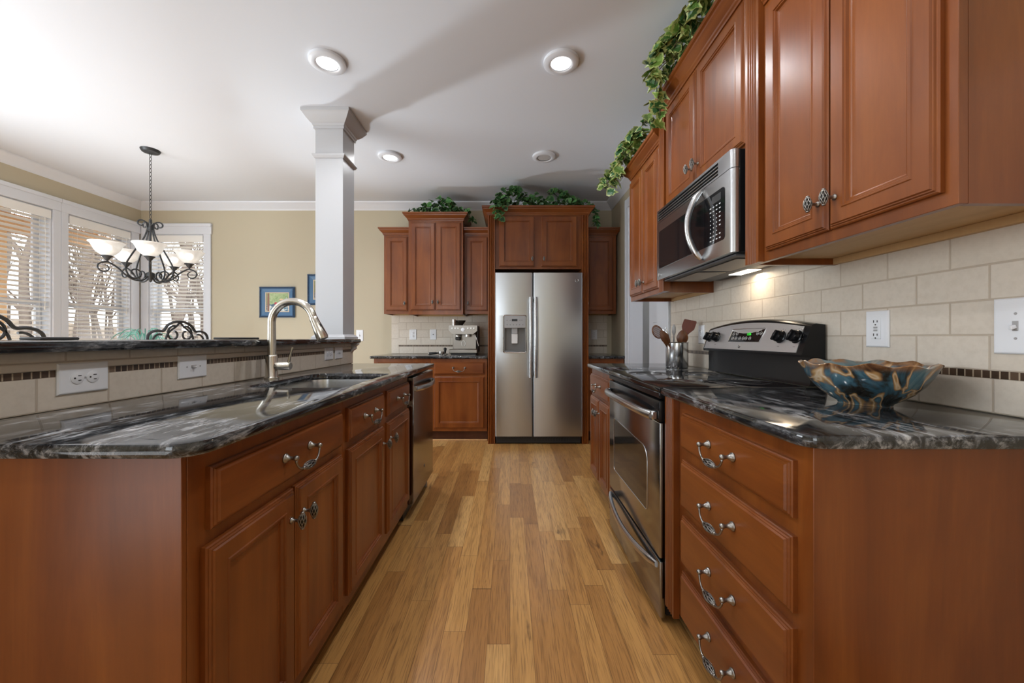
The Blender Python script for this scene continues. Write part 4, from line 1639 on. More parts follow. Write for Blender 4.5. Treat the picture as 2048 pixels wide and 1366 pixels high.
for px in (-.092, .094): box(b, px - .016, px + .016, -.0027, -.0022, .0235, .0262)
bmesh.ops.transform(b, matrix=pM(.375, 1.115, .0002), verts=b.verts)
obj('key_marks', b, M_MARK, dsp, smooth=None)  # rings and bars that mark the range keys
for x in (.045, .120, .618, .706):
    b = BM()
    Mk = pM(x, 1.108, .002)
    lathe(b, [(0, 0), (.0275, 0), (.0275, .003), (.024, .005), (.0235, .022), (.020, .026), (0, .027)], 24, Mk @ Matrix.Rotation(R(90), 4, 'X'))
    box(b, -.0055, .0055, -.036, -.024, -.023, .023, .003, M=Mk @ Matrix.Rotation(R(20), 4, 'Y'))
    k = obj('control_knob', b, M_BLACK, bgd)
    b = BM()
    for a in range(-130, 131, 26):
        c, s = math.sin(R(a)), math.cos(R(a))
        if .008 > 0: box(b, .034 * c - .001, .034 * c + .001, -.0006, 0, .034 * s - .001, .034 * s + .001, M=Mk)
    box(b, -.006, .006, -.0006, 0, -.042, -.0405, M=Mk)
    obj('dial_marks', b, M_MARKD, k, smooth=None)
badge(bgd, .345, on_panel(.345, 1.062, .002).y, 1.062, .0085, tilt=PTILT, disc=M_MARKD)

# ------------------------------------------------------------------ microwave
t = thing('microwave', 'stainless over-the-range microwave under the raised cabinet', 'microwave', (.852, 2.232, 1.432), R(-90))
MW, MH = .755, .402
b = BM(); box(b, .002, MW - .002, .028, XR - .0125 - .852, .004, MH, .004); obj('case', b, M_BLACK, t)
b = BM()   # top vent fascia with four slots
zs = [.330, .338, .346, .354, .362, .370, .378, .386, MH - .001]
prism(b, round_poly([(.0, 0), (MW, 0), (MW, .027), (0, .027)], [.003, .018, 0, 0], 4), 'z', .330, .338)
prism(b, round_poly([(.0, 0), (MW, 0), (MW, .027), (0, .027)], [.003, .018, 0, 0], 4), 'z', .390, MH - .001)
for k in range(3): box(b, .0, .655, .002, .027, .3475 + k * .0145, .3530 + k * .0145, .001)
prism(b, round_poly([(.655, 0), (MW, 0), (MW, .027), (.655, .027)], [0, .018, 0, 0], 4), 'z', .338, .390)
box(b, .0, .02, .0005, .027, .338, .390)
obj('vent_fascia', b, M_STEEL, t)
b = BM(); box(b, .02, .655, .022, .0275, .338, .390); obj('vent_backing', b, M_DARK, t)
b = BM(); prism(b, round_poly([(.0, 0), (.550, 0), (.550, .027), (0, .027)], [.003, 0, 0, 0], 3), 'z', .004, .3275)
md = obj('door', b, M_STEEL, t)
b = BM(); prism(b, round_poly([(.552, 0), (MW, 0), (MW, .027), (.552, .027)], [0, .018, 0, 0], 4), 'z', .004, .3275)
mc = obj('control_side', b, M_STEEL, t)
b = BM(); prism(b, round_poly([(.036, .066), (.5495, .066), (.5495, .276), (.036, .276)], [.008, 0, 0, .008], 3), 'y', -.0018, -.0003)
obj('door_window', b, M_GLASSK, md)
b = BM(); tube(b, [(x, -.001, z) for x, z in round_poly([(.036, .066), (.36, .066), (.36, .276), (.036, .276)], [.01, 0, 0, .01], 4)][0:14], .0016, 5)
b.free()
b = BM(); prism(b, round_poly([(.5525, .066), (.706, .066), (.706, .276), (.5525, .276)], [0, .016, .016, 0], 4), 'y', -.0018, -.0003)
mk = obj('control_glass', b, M_GLASSK, mc)
b = BM(); box(b, .612, .680, -.0024, -.0019, .232, .262); obj('display', b, plain('grey_display', (.05, .05, .052, 1), .2), mk)
b = BM()
for r_ in range(9):
    for c_ in range(4):
        if c_ == 3 and r_ in (6,): continue
        w_ = .011 if r_ in (0, 1, 7, 8) or c_ == 3 else .005
        x = .600 + c_ * .024
        z = .218 - r_ * .0172
        box(b, x - w_ / 2, x + w_ / 2, -.0024, -.0019, z - .0022, z + .0022)
obj('key_marks', b, M_MARK, mk, smooth=None)  # small pale bars that mark the microwave keys
b = BM()
pts = [(.522 - .010 * math.sin(PI * i / 16), -.004 - .056 * math.sin(PI * i / 16) ** .75, .022 + .300 * i / 16) for i in range(17)]
tube(b, pts, [.010] + [.0135] * 15 + [.010], 12, flat=.8)
obj('handle', b, M_STEEL, md)
b = BM()
box(b, .03, MW - .03, .03, .30, -.006, .0035, .003)
obj('underside_panel', b, plain('grey_underside', (.10, .10, .105, 1), .45), t)
b = BM()
box(b, .08, .36, .06, .20, -.010, -.0065, .002); box(b, .40, .68, .06, .20, -.010, -.0065, .002)
obj('grease_filters', b, steel('filter_mesh', (.42, .38, .33, 1), .45, (300, 300, 300), .1), t)
b = BM(); box(b, .27, .43, .262, .325, -.008, -.0062, .001); tl = obj('task_lamp', b, M_TASK, t)
badge(md, .030, -.0003, .032, .010)
tk = area('cooking_lamp', (.852 + .29, 2.232 - .35, 1.420), (0, 0, 0), .16, .05, .55, (1, .80, .58))

# ------------------------------------------------------------------ canister and utensils
CX, CY = 1.071, 2.47
t = thing('utensil_canister', 'brushed steel canister of cooking utensils', 'canister', (CX, CY, .9145))
b = BM(); lathe(b, [(0, 0), (.064, 0), (.067, .004), (.067, .158), (.070, .161), (.067, .164), (.064, .161), (.064, .006), (0, .006)], 36)
obj('canister_wall', b, M_CANST, t)


def utensil(name, label, base, tip, build, mat, cat='utensil', roll=0.0):
    """Handle from base (inside the canister) to tip; build(bm, L) shapes it along +z."""
    p, q = Vector(base), Vector(tip)
    bm = BM()
    build(bm, (q - p).length)
    o = obj(name, bm, mat)
    zz = (q - p).normalized()
    yy = Vector((.40, .92, 0))          # blades face out over the counter edge
    yy = (yy - zz * yy.dot(zz)).normalized()
    xx = yy.cross(zz)
    o.matrix_world = Matrix(((xx.x, yy.x, zz.x, p.x), (xx.y, yy.y, zz.y, p.y), (xx.z, yy.z, zz.z, p.z), (0, 0, 0, 1))) @ Matrix.Rotation(roll, 4, 'Z')
    tag(o, label, cat, 'utensils standing in the canister')
    return o


def spoon(bm, L, w=.030, hl=.08, slots=False, depth=.010):
    tube(bm, [(0, 0, 0), (0, 0, L - hl)], [.006, .0055], 8)
    prof = []
    n = 12
    rows = []
    for i in range(n + 1):
        s = i / n
        z = L - hl + hl * s
        ww = max(w * math.sin(PI * min(s * .93 + .07, 1.0)) ** .62, .004)
        if i == n: ww = .004
        row = []
        for k in range(7):
            u = -1 + 2 * k / 6
            d = depth * (1 - u * u) * math.sin(PI * s)
            row.append((ww * u, d, z))
        rows.append(row)
    F = [[bm.verts.new(p) for p in r] for r in rows]
    B_ = [[bm.verts.new((p[0] * .98, p[1] + .004, p[2])) for p in r] for r in rows]
    for G in (F, B_):
        for i in range(n):
            for k in range(6):
                if slots and 3 <= i <= 8 and k in (1, 3, 5) and False: continue
                bm.faces.new((G[i][k], G[i][k + 1], G[i + 1][k + 1], G[i + 1][k]))
    for i in range(n):
        for k in (0, 6): bm.faces.new((F[i][k], F[i + 1][k], B_[i + 1][k], B_[i][k]))
    for k in range(6):
        bm.faces.new((F[0][k], F[0][k + 1], B_[0][k + 1], B_[0][k])); bm.faces.new((F[n][k], F[n][k + 1], B_[n][k + 1], B_[n][k]))


def turner(bm, L, w=.042, hl=.105):
    tube(bm, [(0, 0, 0), (0, 0, L - hl)], [.006, .007], 8)
    pts = round_poly([(-.008, L - hl - .01), (.008, L - hl - .01), (w * .55, L - hl + .02), (w, L - hl + .05), (w * 1.0, L), (-w * .8, L - .006), (-w * .8, L - hl + .05)], [0, 0, .01, .01, .008, .008, .01], 3)
    vs = prism(bm, pts, 'y', -.003, .003)


def slim(bm, L):
    tube(bm, [(0, 0, 0), (0, 0, L - .07)], [.005, .004], 8)
    tube(bm, [(0, 0, L - .075), (0, 0, L - .05), (0, 0, L - .02), (0, 0, L)], [.004, .012, .011, .003], 10, flat=.25)


def slotted(bm, L, w=.034, hl=.085):
    tube(bm, [(0, 0, 0), (0, 0, L - hl)], [.006, .0055], 8)
    loop = [(w * math.cos(a) * (1 if True else 1), .0, L - hl / 2 + hl / 2 * math.sin(a)) for a in [2 * PI * k / 24 for k in range(24)]]
    tube(bm, loop, .0042, 6, closed=True)
    for k in range(-3, 4):
        x = k * w / 4.2
        h = hl / 2 * math.sqrt(max(0, 1 - (x / w) ** 2)) * .96
        tube(bm, [(x, 0, L - hl / 2 - h), (x, 0, L - hl / 2 + h)], .0026, 5)


zb = .925
utensil('wooden_turner', 'broad red-brown wooden turner, tallest in the canister', (CX - .01, CY + .02, zb), (CX + .075, CY - .02, 1.222), turner, M_UTENR, roll=R(4))
utensil('slotted_spoon', 'slotted dark wooden spoon leaning furthest left', (CX + .02, CY, zb), (CX - .150, CY - .005, 1.178), slotted, M_UTENW, roll=R(35))
utensil('wooden_spoon', 'striped dark wooden spoon leaning left under the slotted one', (CX + .015, CY - .025, zb), (CX - .120, CY - .04, 1.152), lambda bm, L: spoon(bm, L, .026, .10), M_UTENW, roll=R(200))
utensil('wooden_spoon', 'round-bowled wooden spoon at the front of the canister', (CX - .01, CY - .03, zb), (CX + .020, CY - .05, 1.150), lambda bm, L: spoon(bm, L, .034, .085), M_UTENW, roll=R(180))
utensil('wooden_spoon', 'dark wooden spoon just behind the round-bowled one', (CX, CY + .01, zb), (CX + .045, CY + .0, 1.158), lambda bm, L: spoon(bm, L, .032, .085), M_UTENR, roll=R(170))
utensil('metal_spoon', 'grey metal spoon leaning left behind the wooden ones', (CX + .02, CY + .03, zb), (CX - .075, CY + .035, 1.163), lambda bm, L: spoon(bm, L, .022, .075), M_STEEL, roll=R(150))
utensil('butter_knife', 'thin metal blade pointing up left from the canister', (CX + .01, CY + .035, zb), (CX - .055, CY + .045, 1.175), lambda bm, L: tube(bm, [(0, 0, 0), (0, 0, L - .1), (0, 0, L - .02), (0, 0, L)], [.005, .006, .006, .001], 8, flat=.3), M_STEEL)
utensil('silicone_scraper', 'upright grey leaf-shaped scraper in the canister', (CX - .005, CY + .04, zb), (CX + .000, CY + .045, 1.193), slim, M_GREYP)

# ------------------------------------------------------------------ glazed bowl
t = thing('decorative_bowl', 'fluted blue and brown drip-glazed bowl on the granite', 'bowl', (1.030, 1.118, .9144))


def bw(r, z, a, j):
    k = max(0, (z - .07) / .05)
    return r * (1 + .018 * k * math.sin(11 * a)), z + .0042 * k * math.sin(11 * a + 1.1) + .002 * k * math.sin(5 * a)


b = BM()
lathe(b, [(0, .004), (.050, .004), (.054, 0), (.060, 0), (.062, .005), (.078, .015), (.102, .034), (.123, .058), (.138, .084), (.1465, .104), (.151, .111), (.153, .116), (.149, .118), (.141, .108),
          (.131, .086), (.116, .060), (.094, .036), (.066, .018), (0, .012)], 96, wob=bw)
obj('bowl_body', b, M_BOWL, t, smooth=60)

# ------------------------------------------------------------------ espresso machine
t = thing('espresso_machine', 'steel espresso machine with bean hopper on the back counter', 'coffee machine', (-.684, 4.300, .9145))
EMC = steel('espresso_fittings_steel', (.58, .57, .55, 1), .3)
EM = steel('espresso_steel', (.31, .285, .255, 1), .33, (3, 3, 300))
b = BM()
box(b, .0, .318, .0, .30, .018, .062, .006); obj('drip_tray', b, EM, t)
b = BM(); box(b, .02, .30, .02, .28, .0005, .018); obj('feet', b, M_BLACKM, t)
b = BM(); box(b, .028, .296, .125, .30, .0625, .245, .004); obj('back_panel', b, EM, t)
b = BM()
prism(b, [(.0, .330), (.0, .270), (.045, .232), (.270, .232), (.318, .270), (.318, .330)], 'y', .0, .30)
hd = obj('head', b, EM, t)
b = BM()
lathe(b, [(0, 0), (.022, 0), (.022, .004), (.018, .006), (0, .006)], 20, Matrix.Translation((.158, -.0005, .283)) @ Matrix.Rotation(R(90), 4, 'X'))
obj('pressure_gauge', b, M_WHITE, hd)
for x in (.038, .072, .105, .215, .250, .283):
    b = BM(); lathe(b, [(0, 0), (.010, 0), (.010, .005), (0, .006)], 14, Matrix.Translation((x, -.0005, .298)) @ Matrix.Rotation(R(90), 4, 'X'))
    obj('button', b, EMC, hd)
b = BM(); lathe(b, [(.034, 0), (.034, .022), (.030, .026)], 20, Matrix.Translation((.205, .07, .205))); obj('group_head', b, EMC, t)
b = BM(); lathe(b, [(.030, 0), (.030, .020), (.026, .026)], 20, Matrix.Translation((.095, .07, .205))); obj('grinder_outlet', b, EMC, t)
b = BM(); box(b, .068, .122, .03, .12, .165, .2045, .008); obj('grinder_cradle', b, M_BLACKM, t)
b = BM(); tube(b, [(.292, .05, .236), (.300, .03, .20), (.315, .02, .16), (.332, .015, .10)], [.006, .005, .004, .004], 8); obj('steam_wand', b, EMC, t)
b = BM(); box(b, .3185, .324, .02, .28, .03, .325, .002); obj('side_panel', b, M_BLACKM, t)
b = BM(); lathe(b, [(.040, .3305), (.046, .345), (.078, .385), (.080, .392), (0, .392)], 24, Matrix.Translation((.095, .16, 0))); hp_ = obj('bean_hopper', b, plain('smoky_hopper', (.05, .04, .03, 1), .15), t)
b = BM(); lathe(b, [(.018, .3305), (.018, .365), (.022, .368), (.022, .398), (0, .40)], 20, Matrix.Translation((.050, .05, 0))); obj('hopper_dial', b, EMC, hp_)
b = BM(); tube(b, [(.15 + .022 * math.cos(a), .122, .125 + .034 * math.sin(a)) for a in [R(x) for x in range(-60, 241, 20)]], .004, 6); obj('hot_water_spout', b, EMC, t)

t = thing('portafilter', 'black handled portafilter lying left of the espresso machine', 'portafilter', (-.760, 4.270, .9145))
b = BM(); lathe(b, [(0, .006), (.030, .006), (.034, .012), (.034, .040), (.030, .042), (.030, .014), (0, .014)], 22); obj('basket', b, EMC, t)
b = BM(); tube(b, [(-.034, -.004, .024), (-.05, -.005, .023), (-.06, -.006, .023), (-.125, -.02, .018), (-.135, -.022, .018)], [.008, .009, .013, .016, .012], 12); obj('handle', b, M_BLACKM, t)
b = BM(); tube(b, [(-.134, -.022, .018), (-.142, -.024, .017)], [.0165, .0150], 12); obj('handle_cap', b, EMC, t)
b = BM(); tube(b, [(-.012, 0, .006), (-.014, -.01, .0008), (-.02, -.018, .0008)], .006, 8); tube(b, [(.012, 0, .006), (.014, -.01, .0008), (.02, -.018, .0008)], .006, 8); obj('spouts', b, EMC, t)
t = thing('coffee_tamper', 'small chrome tamper standing behind the portafilter', 'tamper', (-.735, 4.360, .9145))
b = BM(); lathe(b, [(0, 0), (.028, 0), (.028, .012), (.012, .018), (.009, .022)], 20); obj('base', b, EMC, t)
b = BM(); lathe(b, [(.010, .0225), (.012, .04), (.017, .060), (.017, .072), (.010, .080), (0, .081)], 16); obj('grip', b, M_BLACKM, t)


# ------------------------------------------------------------------ ivy
def leaf(bm, M, s, lay):
    out = [(0, -.50, 0), (.30, -.46, .05), (.42, -.18, .08), (.30, -.02, .05), (.34, .18, .04), (.14, .30, .02), (0, .62, -.10)]
    full = out + [(-x, y, z) for x, y, z in out[-2:0:-1]]
    c0 = bm.verts.new(M @ Vector((0, -.30 * s, -.06 * s)))
    c1 = bm.verts.new(M @ Vector((0, .10 * s, -.05 * s)))
    vs = [bm.verts.new(M @ Vector((x * s, y * s, z * s))) for x, y, z in full]
    c0[lay] = 0.0; c1[lay] = 0.0
    for v in vs: v[lay] = 1.0
    n = len(vs)
    for i in range(n):
        a, c = vs[i], vs[(i + 1) % n]
        ia = full[i][1] + full[(i + 1) % n][1]
        ctr = c0 if ia < -.35 else c1
        bm.faces.new((ctr, a, c))
    # join the two centres
    for i in range(n):
        ia = full[i - 1][1] + full[i][1]
        ib = full[i][1] + full[(i + 1) % n][1]
        if (ia < -.35) != (ib < -.35): bm.faces.new((c0, c1, vs[i]))


def ivy(name, label, vines, mat, size, per_m, spread, cat='plant', deck=None, ceil_z=2.735, xmax=None):
    """vines: list of point lists (world). Leaves sit along each vine, facing outward and a little down."""
    allp = [Vector(p) for v in vines for p in v]
    base = Vector((sum(p.x for p in allp) / len(allp), sum(p.y for p in allp) / len(allp), min(p.z for p in allp)))
    t = thing(name, label, cat, base)
    bs, bl = BM(), BM()
    lay = bl.verts.layers.float.new('rim')
    for v in vines:
        P = [Vector(p) - base for p in v]
        # smooth by Catmull-Rom
        Q = []
        for i in range(len(P) - 1):
            p0, p1, p2, p3 = P[max(i - 1, 0)], P[i], P[i + 1], P[min(i + 2, len(P) - 1)]
            for k in range(8):
                u = k / 8
                Q.append(.5 * ((2 * p1) + (-p0 + p2) * u + (2 * p0 - 5 * p1 + 4 * p2 - p3) * u * u + (-p0 + 3 * p1 - 3 * p2 + p3) * u ** 3))
        Q.append(P[-1])
        tube(bs, Q, .0022, 5)
        L = sum((Q[i + 1] - Q[i]).length for i in range(len(Q) - 1))
        for _ in range(int(L * per_m)):
            q = random.choice(Q)
            d = Vector((random.gauss(0, 1), random.gauss(0, 1), random.gauss(0.25, .8))).normalized()
            p = q + d * spread * random.uniform(.2, 1.0)
            s = size * random.uniform(.65, 1.2)
            zz = p.z + base.z
            if deck is not None and deck[0] < p.x + base.x < deck[1] and deck[2] < p.y + base.y < deck[3] and zz < deck[4] + s * .62:
                p.z = deck[4] + s * random.uniform(.45, .75) - base.z
            if zz + s * .6 > ceil_z: p.z = ceil_z - s * .6 - base.z - random.uniform(0, .03)
            if xmax is not None and p.x + base.x > xmax: p.x = xmax - base.x - random.uniform(0, .04)
            nrm = (d + Vector((0, -.5, .5)) + Vector((random.uniform(-.5, .5), random.uniform(-.5, .5), random.uniform(-.2, .5)))).normalized()
            tip = Vector((random.uniform(-1, 1), random.uniform(-1, 1), random.uniform(-1.2, .3)))
            tip = (tip - nrm * tip.dot(nrm)).normalized()
            side = tip.cross(nrm)
            Mx = Matrix((( side.x, tip.x, nrm.x, p.x), (side.y, tip.y, nrm.y, p.y), (side.z, tip.z, nrm.z, p.z), (0, 0, 0, 1)))
            leaf(bl, Mx, s, lay)
            tube(bs, [q, (q + p) / 2 + Vector((0, 0, .006)), p], .0008, 3, cap=False)
    obj('stems', bs, M_STEM, t)
    me = obj('leaves', bl, mat, t, smooth=None)
    return t


random.seed(21)
zt = 2.405 + .0005 + .088 * .95 + .002
ivy('ivy_plant', 'green ivy heaped on top of the tall wall cabinet', [
    [(-1.09, 4.30, zt + .03), (-1.0, 4.34, zt + .05), (-.9, 4.36, zt + .05)],
    [(-.98, 4.34, zt + .03), (-.90, 4.33, zt + .12), (-.82, 4.36, zt + .09)],
    [(-.86, 4.36, zt + .03), (-.76, 4.33, zt + .17), (-.66, 4.35, zt + .12)],
    [(-.80, 4.34, zt + .03), (-.70, 4.30, zt + .14), (-.60, 4.36, zt + .05)],
    [(-.72, 4.36, zt + .04), (-.58, 4.36, zt + .05), (-.47, 4.36, zt - .0), (-.43, 4.37, zt - .08)],
    [(-.9, 4.40, zt + .03), (-.75, 4.42, zt + .08), (-.6, 4.42, zt + .04)]], M_IVY, .066, 110, .06, deck=(-1.19, -.46, 4.22, 4.7, zt))
zt = 2.386 + .088 + .002
ivy('ivy_plant', 'green ivy on the left of the refrigerator cabinet, trailing over its crown', [
    [(-.14, 4.06, zt + .03), (-.08, 4.05, zt + .16), (.0, 4.08, zt + .20), (.1, 4.1, zt + .14)],
    [(-.05, 4.10, zt + .03), (.03, 4.06, zt + .19), (.14, 4.08, zt + .12), (.24, 4.1, zt + .05)],
    [(-.06, 4.08, zt + .08), (-.13, 3.99, zt + .07), (-.15, 3.945, zt - .02), (-.13, 3.945, zt - .10), (-.11, 3.95, zt - .15)],
    [(-.02, 4.05, zt + .08), (-.05, 3.96, zt + .05), (-.06, 3.945, zt - .03), (-.04, 3.945, zt - .06)],
    [(.10, 4.10, zt + .03), (.20, 4.06, zt + .10), (.30, 4.06, zt + .08), (.36, 4.08, zt + .04)],
    [(.0, 4.16, zt + .04), (.15, 4.18, zt + .12), (.3, 4.18, zt + .05)]], M_IVY, .066, 110, .06, deck=(-.29, .88, 3.965, 4.7, zt))
ivy('ivy_plant', 'green ivy on the right of the refrigerator cabinet', [
    [(.40, 4.10, zt + .03), (.46, 4.06, zt + .16), (.52, 4.06, zt + .17)],
    [(.46, 4.08, zt + .03), (.56, 4.05, zt + .12), (.66, 4.06, zt + .07), (.74, 4.06, zt + .03)],
    [(.5, 4.1, zt + .03), (.62, 4.03, zt + .07), (.70, 3.99, zt + .03)],
    [(.62, 4.10, zt + .04), (.76, 4.10, zt + .08), (.88, 4.10, zt - .0), (.93, 4.12, zt - .10), (.92, 4.14, zt - .16)]], M_IVY, .064, 110, .055, deck=(-.29, .88, 3.965, 4.7, zt))
zr = 2.4255 + .088 * .95 + .002
ivy('ivy_garland', 'variegated ivy garland trailing over the raised cabinet above the microwave', [
    [(.88, 1.30, zr + .06), (.83, 1.45, zr + .08), (.82, 1.62, zr + .06), (.83, 1.80, zr + .08), (.83, 1.95, zr + .06)],
    [(.90, 1.55, zr + .04), (.86, 1.72, zr + .10), (.82, 1.9, zr + .09), (.79, 2.03, zr + .07)],
    [(.85, 1.9, zr + .05), (.80, 2.0, zr + .12), (.78, 2.06, zr + .08), (.78, 2.1, zr - .0)],
    [(.84, 2.0, zr + .05), (.795, 2.08, zr + .02), (.81, 2.11, zr - .09), (.83, 2.13, zr - .17), (.845, 2.17, zr - .20)],
    [(.92, 1.4, zr + .04), (.92, 1.7, zr + .06), (.90, 2.1, zr + .04)]], M_IVYV, .088, 80, .055, deck=(.84, 1.3, 1.4, 2.37, zr))
zr = 2.2855 + .088 * .9 + .002
ivy('ivy_garland', 'variegated ivy garland on the small cabinet by the hall opening', [
    [(.93, 2.42, zr + .05), (.88, 2.46, zr + .13), (.85, 2.55, zr + .10), (.84, 2.65, zr + .05)],
    [(.90, 2.50, zr + .04), (.85, 2.62, zr + .11), (.82, 2.75, zr + .08), (.81, 2.86, zr + .05), (.80, 2.95, zr - .01)],
    [(.88, 2.6, zr + .04), (.83, 2.70, zr + .03), (.81, 2.80, zr + .0), (.80, 2.90, zr - .05), (.79, 2.98, zr - .09)],
    [(.84, 2.8, zr + .04), (.80, 2.93, zr + .02), (.76, 3.05, zr - .02), (.745, 3.10, zr - .06)],
    [(.95, 2.45, zr + .04), (.95, 2.7, zr + .05), (.92, 2.85, zr + .04)]], M_IVYV, .078, 85, .055, deck=(.84, 1.3, 2.31, 2.96, zr))


# ------------------------------------------------------------------ recessed ceiling lights
def can_light(x, y, label, lit):
    t = thing('recessed_light', label, 'ceiling light', (x, y, ZC), 0, 'recessed ceiling lights')
    bm = BM()
    lathe(bm, [(.062, -.0190), (.068, -.0230), (.074, -.0235), (.094, -.0205), (.103, -.016), (.104, -.0005), (.060, -.0005), (.060, -.0150)], 48, closed=True)
    obj('trim_ring', bm, M_TRIM, t)
    bm = BM()
    lathe(bm, [(0, -.0165), (.045, -.0168), (.0600, -.0152), (.0600, -.002), (0, -.002)], 40)
    obj('lens', bm, M_LED if lit else M_LENSOFF, t, label=None if lit else 'unlit grey lens')
    return t


can_light(-1.08, 2.278, 'lit recessed ceiling light above the island, nearest left', True)
can_light(.302, 2.278, 'lit recessed ceiling light beside the ivy garland, nearest right', True)
can_light(-1.08, 3.467, 'lit recessed ceiling light just right of the pillar capital', True)
can_light(.306, 3.467, 'unlit recessed ceiling light in front of the refrigerator', False)

# ------------------------------------------------------------------ chandelier
CHX, CHY = -3.135, 3.357
t = thing('chandelier', 'dark iron chandelier with five alabaster bowl shades over the dining table', 'chandelier', (CHX, CHY, ZC))
b = BM(); lathe(b, [(0, -.034), (.012, -.034), (.02, -.028), (.058, -.022), (.066, -.012), (.070, -.0005), (0, -.0005)], 28); obj('canopy', b, M_IRON, t)
b = BM()
z = -.045
k = 0
while z > -.585:
    pts = []
    for i in range(12):
        a = 2 * PI * i / 12
        u, w = .0085 * math.cos(a), .020 * math.sin(a)
        pts.append((u, 0, z + w) if k % 2 else (0, u, z + w))
    tube(b, pts, .0024, 5, closed=True)
    z -= .0335; k += 1
obj('chain', b, M_IRON, t)
b = BM()
lathe(b, [(0, -.600), (.010, -.605), (.012, -.64), (.008, -.645), (.022, -.685), (.022, -.70), (.008, -.705), (.0075, -1.06), (.012, -1.065), (.030, -1.075), (.030, -1.105), (.018, -1.112), (.014, -1.135), (.006, -1.15), (0, -1.155)], 18)
obj('centre_stem', b, M_IRON, t)


def spiral(cx, cz, r0, r1, a0, a1, n=18):
    return [(cx + (r0 + (r1 - r0) * i / n) * math.cos(a0 + (a1 - a0) * i / n), cz + (r0 + (r1 - r0) * i / n) * math.sin(a0 + (a1 - a0) * i / n)) for i in range(n + 1)]


def cat(P, n=8):
    Q = []
    P = [Vector(p) for p in P]
    for i in range(len(P) - 1):
        p0, p1, p2, p3 = P[max(i - 1, 0)], P[i], P[i + 1], P[min(i + 2, len(P) - 1)]
        for k in range(n):
            u = k / n
            Q.append(.5 * ((2 * p1) + (-p0 + p2) * u + (2 * p0 - 5 * p1 + 4 * p2 - p3) * u * u + (-p0 + 3 * p1 - 3 * p2 + p3) * u ** 3))
    Q.append(P[-1])
    return Q


first = None
for q in range(5):
    ang = R(240 + 72 * q)
    if first is None:
        bm = BM()
        # lyre rod: scroll at the top, waist, belly, inner scroll at the bottom
        top = spiral(.060, -.655, .012, .036, R(-150), R(170), 14)
        rod = [Vector((r, 0, z)) for r, z in top] + cat([(.024, 0, -.668), (.022, 0, -.70), (.045, 0, -.78), (.105, 0, -.90), (.150, 0, -1.00), (.158, 0, -1.06), (.135, 0, -1.115), (.098, 0, -1.132), (.066, 0, -1.110)], 5)[1:]
        rod += [Vector((r, 0, z)) for r, z in spiral(.100, -1.085, .042, .018, R(215), R(-60), 12)][1:]
        tube(bm, rod, .0062, 8)
        # lamp arm
        arm = cat([(.018, 0, -1.10), (.050, 0, -1.140), (.105, 0, -1.145), (.160, 0, -1.110), (.205, 0, -1.060), (.262, 0, -1.022), (.305, 0, -1.032)], 5)
        arm += [Vector((r, 0, z)) for r, z in spiral(.285, -1.068, .042, .022, R(50), R(-250), 16)][1:]
        tube(bm, arm, [.0068] * (len(arm) - 17) + [.0055] * 10 + [.0045] * 7, 8)
        a_ = obj('arm', bm, M_IRON, t, smooth=60)
        bm = BM()
        lathe(bm, [(.006, -1.020), (.007, -1.008), (.016, -1.000), (.024, -.985), (.036, -.975), (.036, -.970), (0, -.970)], 20, Matrix.Translation((.270, 0, 0)))
        c_ = obj('cup', bm, M_IRON, a_)
        bm = BM()
        lathe(bm, [(.030, -.9695), (.052, -.955), (.075, -.930), (.088, -.900), (.098, -.878), (.113, -.866), (.111, -.863), (.094, -.873), (.083, -.899), (.070, -.928), (.048, -.950), (.026, -.964)], 32, Matrix.Translation((.270, 0, 0)), closed=True)
        s_ = obj('lamp_shade', bm, M_SHADE, a_)
        first = a_
    else:
        a_ = copy_tree(first, t)
    a_.rotation_euler = (0, 0, ang)
    l = bpy.data.lights.new('chandelier_bulb', 'POINT')
    l.energy = 1.4; l.shadow_soft_size = .03; l.color = (1, .96, .91)
    o = bpy.data.objects.new('chandelier_bulb', l)
    o.location = (CHX + .27 * math.cos(ang), CHY + .27 * math.sin(ang), ZC - .905); COL.objects.link(o)


# ------------------------------------------------------------------ framed pictures
def picture(label, x, z, w, h, art):
    t = thing('framed_picture', label, 'picture', (x, YB - .0008, z), 0, 'blue rope-edged pictures')
    bm = BM()
    rect_rings(bm, -w / 2, w / 2, -h / 2, h / 2, [(0, 0), (0, -.022), (.022, -.026), (.028, -.022), (.062, -.014), (.066, -.012), (.066, -.004)], fill=False)
    obj('frame', bm, M_FRAMEB, t, smooth=None)
    bm = BM()
    for (a, c) in (((-w / 2, h / 2), (w / 2, h / 2)), ((-w / 2, -h / 2), (w / 2, -h / 2)), ((-w / 2, -h / 2), (-w / 2, h / 2)), ((w / 2, -h / 2), (w / 2, h / 2))):
        a, c = Vector(a), Vector(c)
        d = (c - a).normalized()
        n = Vector((-d.y, d.x))
        if n.dot((a + c) / 2) > 0: n = -n
        m = int((c - a).length / .017)
        for k in range(m):
            p = a + (c - a) * (k + .5) / m + n * .011
            s, e = p - d * .010 - n * .010, p + d * .010 + n * .010
            tube(bm, [(s.x, -.0225, s.y), ((s.x + e.x) / 2, -.030, (s.y + e.y) / 2), (e.x, -.0225, e.y)], [.004, .0062, .004], 6)
    obj('rope_edge', bm, M_ROPE, t)
    bm = BM()
    rect_rings(bm, -w / 2 + .0655, w / 2 - .0655, -h / 2 + .0655, h / 2 - .0655, [(0, -.006), (0, -.016), (.010, -.015), (.011, -.007)], fill=False)
    obj('fillet', bm, M_FILLET, t, smooth=None)
    bm = BM()
    box(bm, -w / 2 + .066, w / 2 - .066, -.008, -.003, -h / 2 + .066, h / 2 - .066)
    obj('print', bm, art, t, smooth=None)


